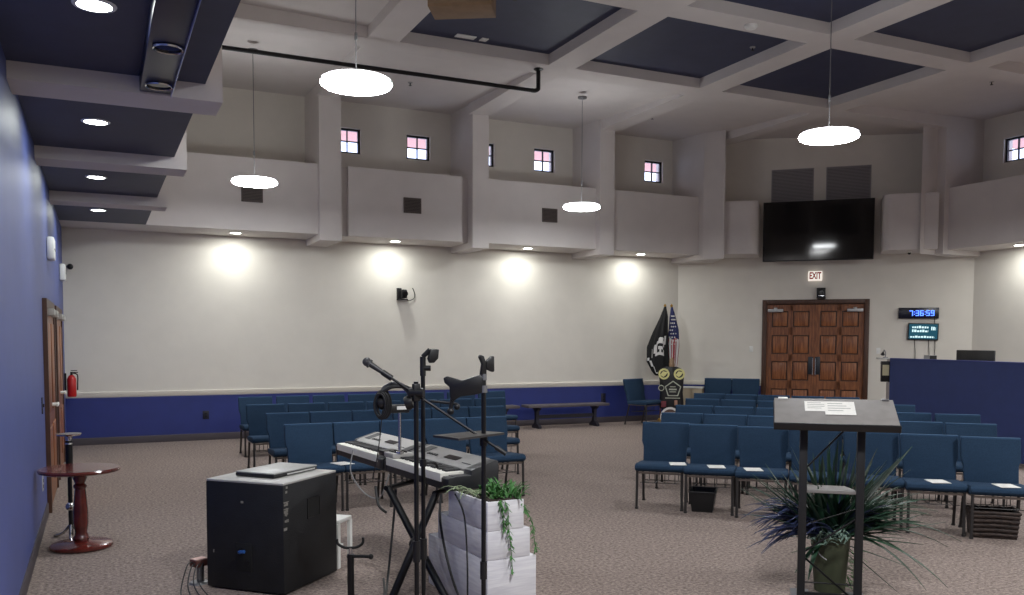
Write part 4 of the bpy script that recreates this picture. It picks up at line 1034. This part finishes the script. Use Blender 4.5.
MB().prism([(-.15, -.02), (.15, -.02), (.15, .05), (.10, .20), (-.15, .20)], .02, o=.715, bev=.003).build('shelf', LECT, lc)
for q0, q1, rr in (((.10, -.02, 1.16), (-.15, .0, .88), .006), ((-.16, .01, .50), (.16, .01, .62), .004), ((-.15, .01, .28), (.16, .01, .02), .007), ((-.16, .01, .32), (.15, .01, .55), .007), ((-.16, .02, .12), (.16, .02, .12), .005)): MB().cyl(q0, q1, rr).build('brace', BLACKM, lc)
MB().box(-.345, -.285, .175, .197, .006, .016, .003, M=TM).build('paper_clip', WHITE, lc); MB().box(.30, .345, .175, .195, .006, .016, .003, M=TM).build('paper_clip', GREYM, lc)
def toppaper(dx, dy, w, h, z, label):
    M = Matrix.Translation((4.235, 4.215, 0)) @ Matrix.Rotation(LA, 4, 'Z') @ TM @ Matrix.Translation((dx, dy, z))
    o = MB().box(-w/2, w/2, -h/2, h/2, 0, .002).build('paper', PAPER); o.matrix_world = M
    tag(o, label, 'paper', 'papers on the lectern')
    mb = MB(); INK = mat('print_grey', (150, 150, 146), .8)
    for k in range(4): mb.box(-w*.4, w*(.1+.25*((k*7) % 3)/2), h*.32-k*h*.18, h*.36-k*h*.18, .002, .0025)
    mb.build('print', INK, o)
toppaper(-.095, .075, .17, .15, .0065, 'white paper on the lectern top, partly under the other sheet')
toppaper(.035, .045, .185, .20, .0095, 'white paper lying uppermost on the lectern top')

# ------------------------------------------------------------------ bucket of foliage
bk = thing('potted_plant', 'green bucket of spiky dark foliage behind the lectern', 'plant', (4.455, 4.43, 0))
MB().lathe([(0, 0), (.098, 0), (.10, .008), (.128, .36), (.136, .365), (.136, .385), (.120, .385), (.118, .33), (.0, .33)], n=32).build('bucket', BUCK, bk)
MB().tube([(-.13, 0, .36), (-.15, -.05, .28), (-.12, -.09, .24)], .004).build('bucket_handle', GREYM, bk)
rs = random.Random(21)
cr, cf = Vector((math.cos(.448), -math.sin(.448), 0)), Vector((math.sin(.448), math.cos(.448), 0))
def L3(r_, f_, z_): return cr*r_+cf*f_+Vector((0, 0, z_))
mb = MB()
for k in range(120):                      # green blades fanning up
    a = rs.gauss(0, .8); b = L3(rs.uniform(-.08, .08), rs.uniform(-.08, .08), .36); l = rs.uniform(.38, .70)
    f_ = rs.uniform(-.25, .3)
    mb.blade(b, b+L3(l*math.sin(a), f_, l*math.cos(a)*.95), rs.uniform(.012, .022), rs.uniform(-.02, .04), n=6)
for k in range(70):                      # spread to the right
    b = L3(rs.uniform(-.05, .1), rs.uniform(-.08, .08), .37); l = rs.uniform(.3, .62); a = rs.uniform(.75, 1.5)
    mb.blade(b, b+L3(l*math.sin(a), rs.uniform(-.2, .25), l*math.cos(a)*.8), rs.uniform(.012, .022), rs.uniform(.02, .10), n=6)
mb.build('foliage', DARKG, bk)
mb = MB()
for k in range(75):                      # blue strappy leaves to the left and below
    b = L3(rs.uniform(-.1, .02), rs.uniform(-.08, .08), .38); l = rs.uniform(.26, .55); a = rs.uniform(-2.0, -1.1)
    mb.blade(b, b+L3(l*math.sin(a), rs.uniform(-.22, .2), l*math.cos(a)*.75+.06), rs.uniform(.012, .02), rs.uniform(.04, .13), n=7)
for k in range(34):
    b = L3(rs.uniform(0, .1), rs.uniform(-.08, .08), .38); l = rs.uniform(.2, .42); a = rs.uniform(.6, 1.6)
    mb.blade(b, b+L3(l*math.sin(a), rs.uniform(-.2, .2), l*math.cos(a)*.7+.03), rs.uniform(.010, .018), rs.uniform(.02, .09), n=7)
for k in range(14):
    b = L3(rs.uniform(-.03, .1), rs.uniform(-.05, .05), .4); mb.blade(b, b+L3(rs.uniform(-.1, .15), rs.uniform(-.1, .1), rs.uniform(.3, .5)), .009, .0, n=6)
mb.build('foliage', BLUELF, bk)
mb = MB()
for k in range(150):                      # silvery tuft over the rim
    b = L3(rs.uniform(-.16, .08), rs.uniform(-.16, .05), rs.uniform(.34, .44)); a = rs.uniform(0, 6.28); l = rs.uniform(.03, .07)
    mb.blade(b, b+L3(l*math.cos(a), l*math.sin(a), rs.uniform(-.01, .05)), rs.uniform(.005, .009), .01, n=3)
mb.build('foliage', SILVG, bk)
mb = MB()                                # long arching blades
for tip, w, dr in (((.84, -.10, .36), .014, .12), ((.80, .0, .30), .016, .10), ((.70, .05, .62), .013, .06), ((.62, .1, .60), .012, .08), ((.55, -.18, .20), .013, .10), ((.50, -.35, .10), .012, .12), ((.60, -.42, .14), .010, .10), ((.56, .05, .98), .02, .0), ((.50, .1, .90), .016, .0), ((-.30, -.2, .17), .014, .05), ((-.22, -.22, .12), .012, .08), ((.78, .12, .52), .012, .1)):
    b = L3(rs.uniform(-.04, .06), 0, .37); mb.blade(b, L3(*tip), w*1.9, dr, n=9)
mb.build('foliage', DARKG, bk)
mb = MB()
for k in range(40):
    b = L3(rs.uniform(.08, .14), rs.uniform(-.1, .05), rs.uniform(.03, .3)); mb.blade(b, b+L3(rs.uniform(.02, .14), rs.uniform(-.06, .04), rs.uniform(-.10, -.01)), .004, .01, n=3)
mb.build('foliage', MIDG, bk)

# ------------------------------------------------------------------ world, camera, view
w = bpy.data.worlds.new('sky'); sc.world = w; w.use_nodes = True; nt = w.node_tree; bg = nt.nodes['Background']
bg.inputs['Color'].default_value = (*srgb((214, 226, 255)), 1); bg.inputs['Strength'].default_value = 2.4
cam = bpy.data.cameras.new('camera'); co = bpy.data.objects.new('camera_view', cam); COL.objects.link(co); sc.camera = co
F, YAW, PIT, ROLL, CX, CY = 881.868, .448, .0552, .0031, 522.142, 387.8616
cam.sensor_width = 36; cam.sensor_fit = 'HORIZONTAL'; cam.lens = F/1024*36
cam.shift_x = (512-CX)/1024; cam.shift_y = (CY-297.5)/1024; cam.clip_start = .02; cam.clip_end = 200
co.matrix_world = Matrix.Translation((0, 0, H)) @ Matrix.Rotation(-YAW, 4, 'Z') @ Matrix.Rotation(PI/2-PIT, 4, 'X') @ Matrix.Rotation(ROLL, 4, 'Z')
vs2 = sc.view_settings; vs2.view_transform = 'Standard'; vs2.look = 'None'; vs2.gamma = 1; vs2.use_curve_mapping = False; vs2.exposure = 0.66
sc.cycles.max_bounces = 8; sc.cycles.diffuse_bounces = 5; sc.cycles.use_denoising = True
sc.cycles.sample_clamp_indirect = 6
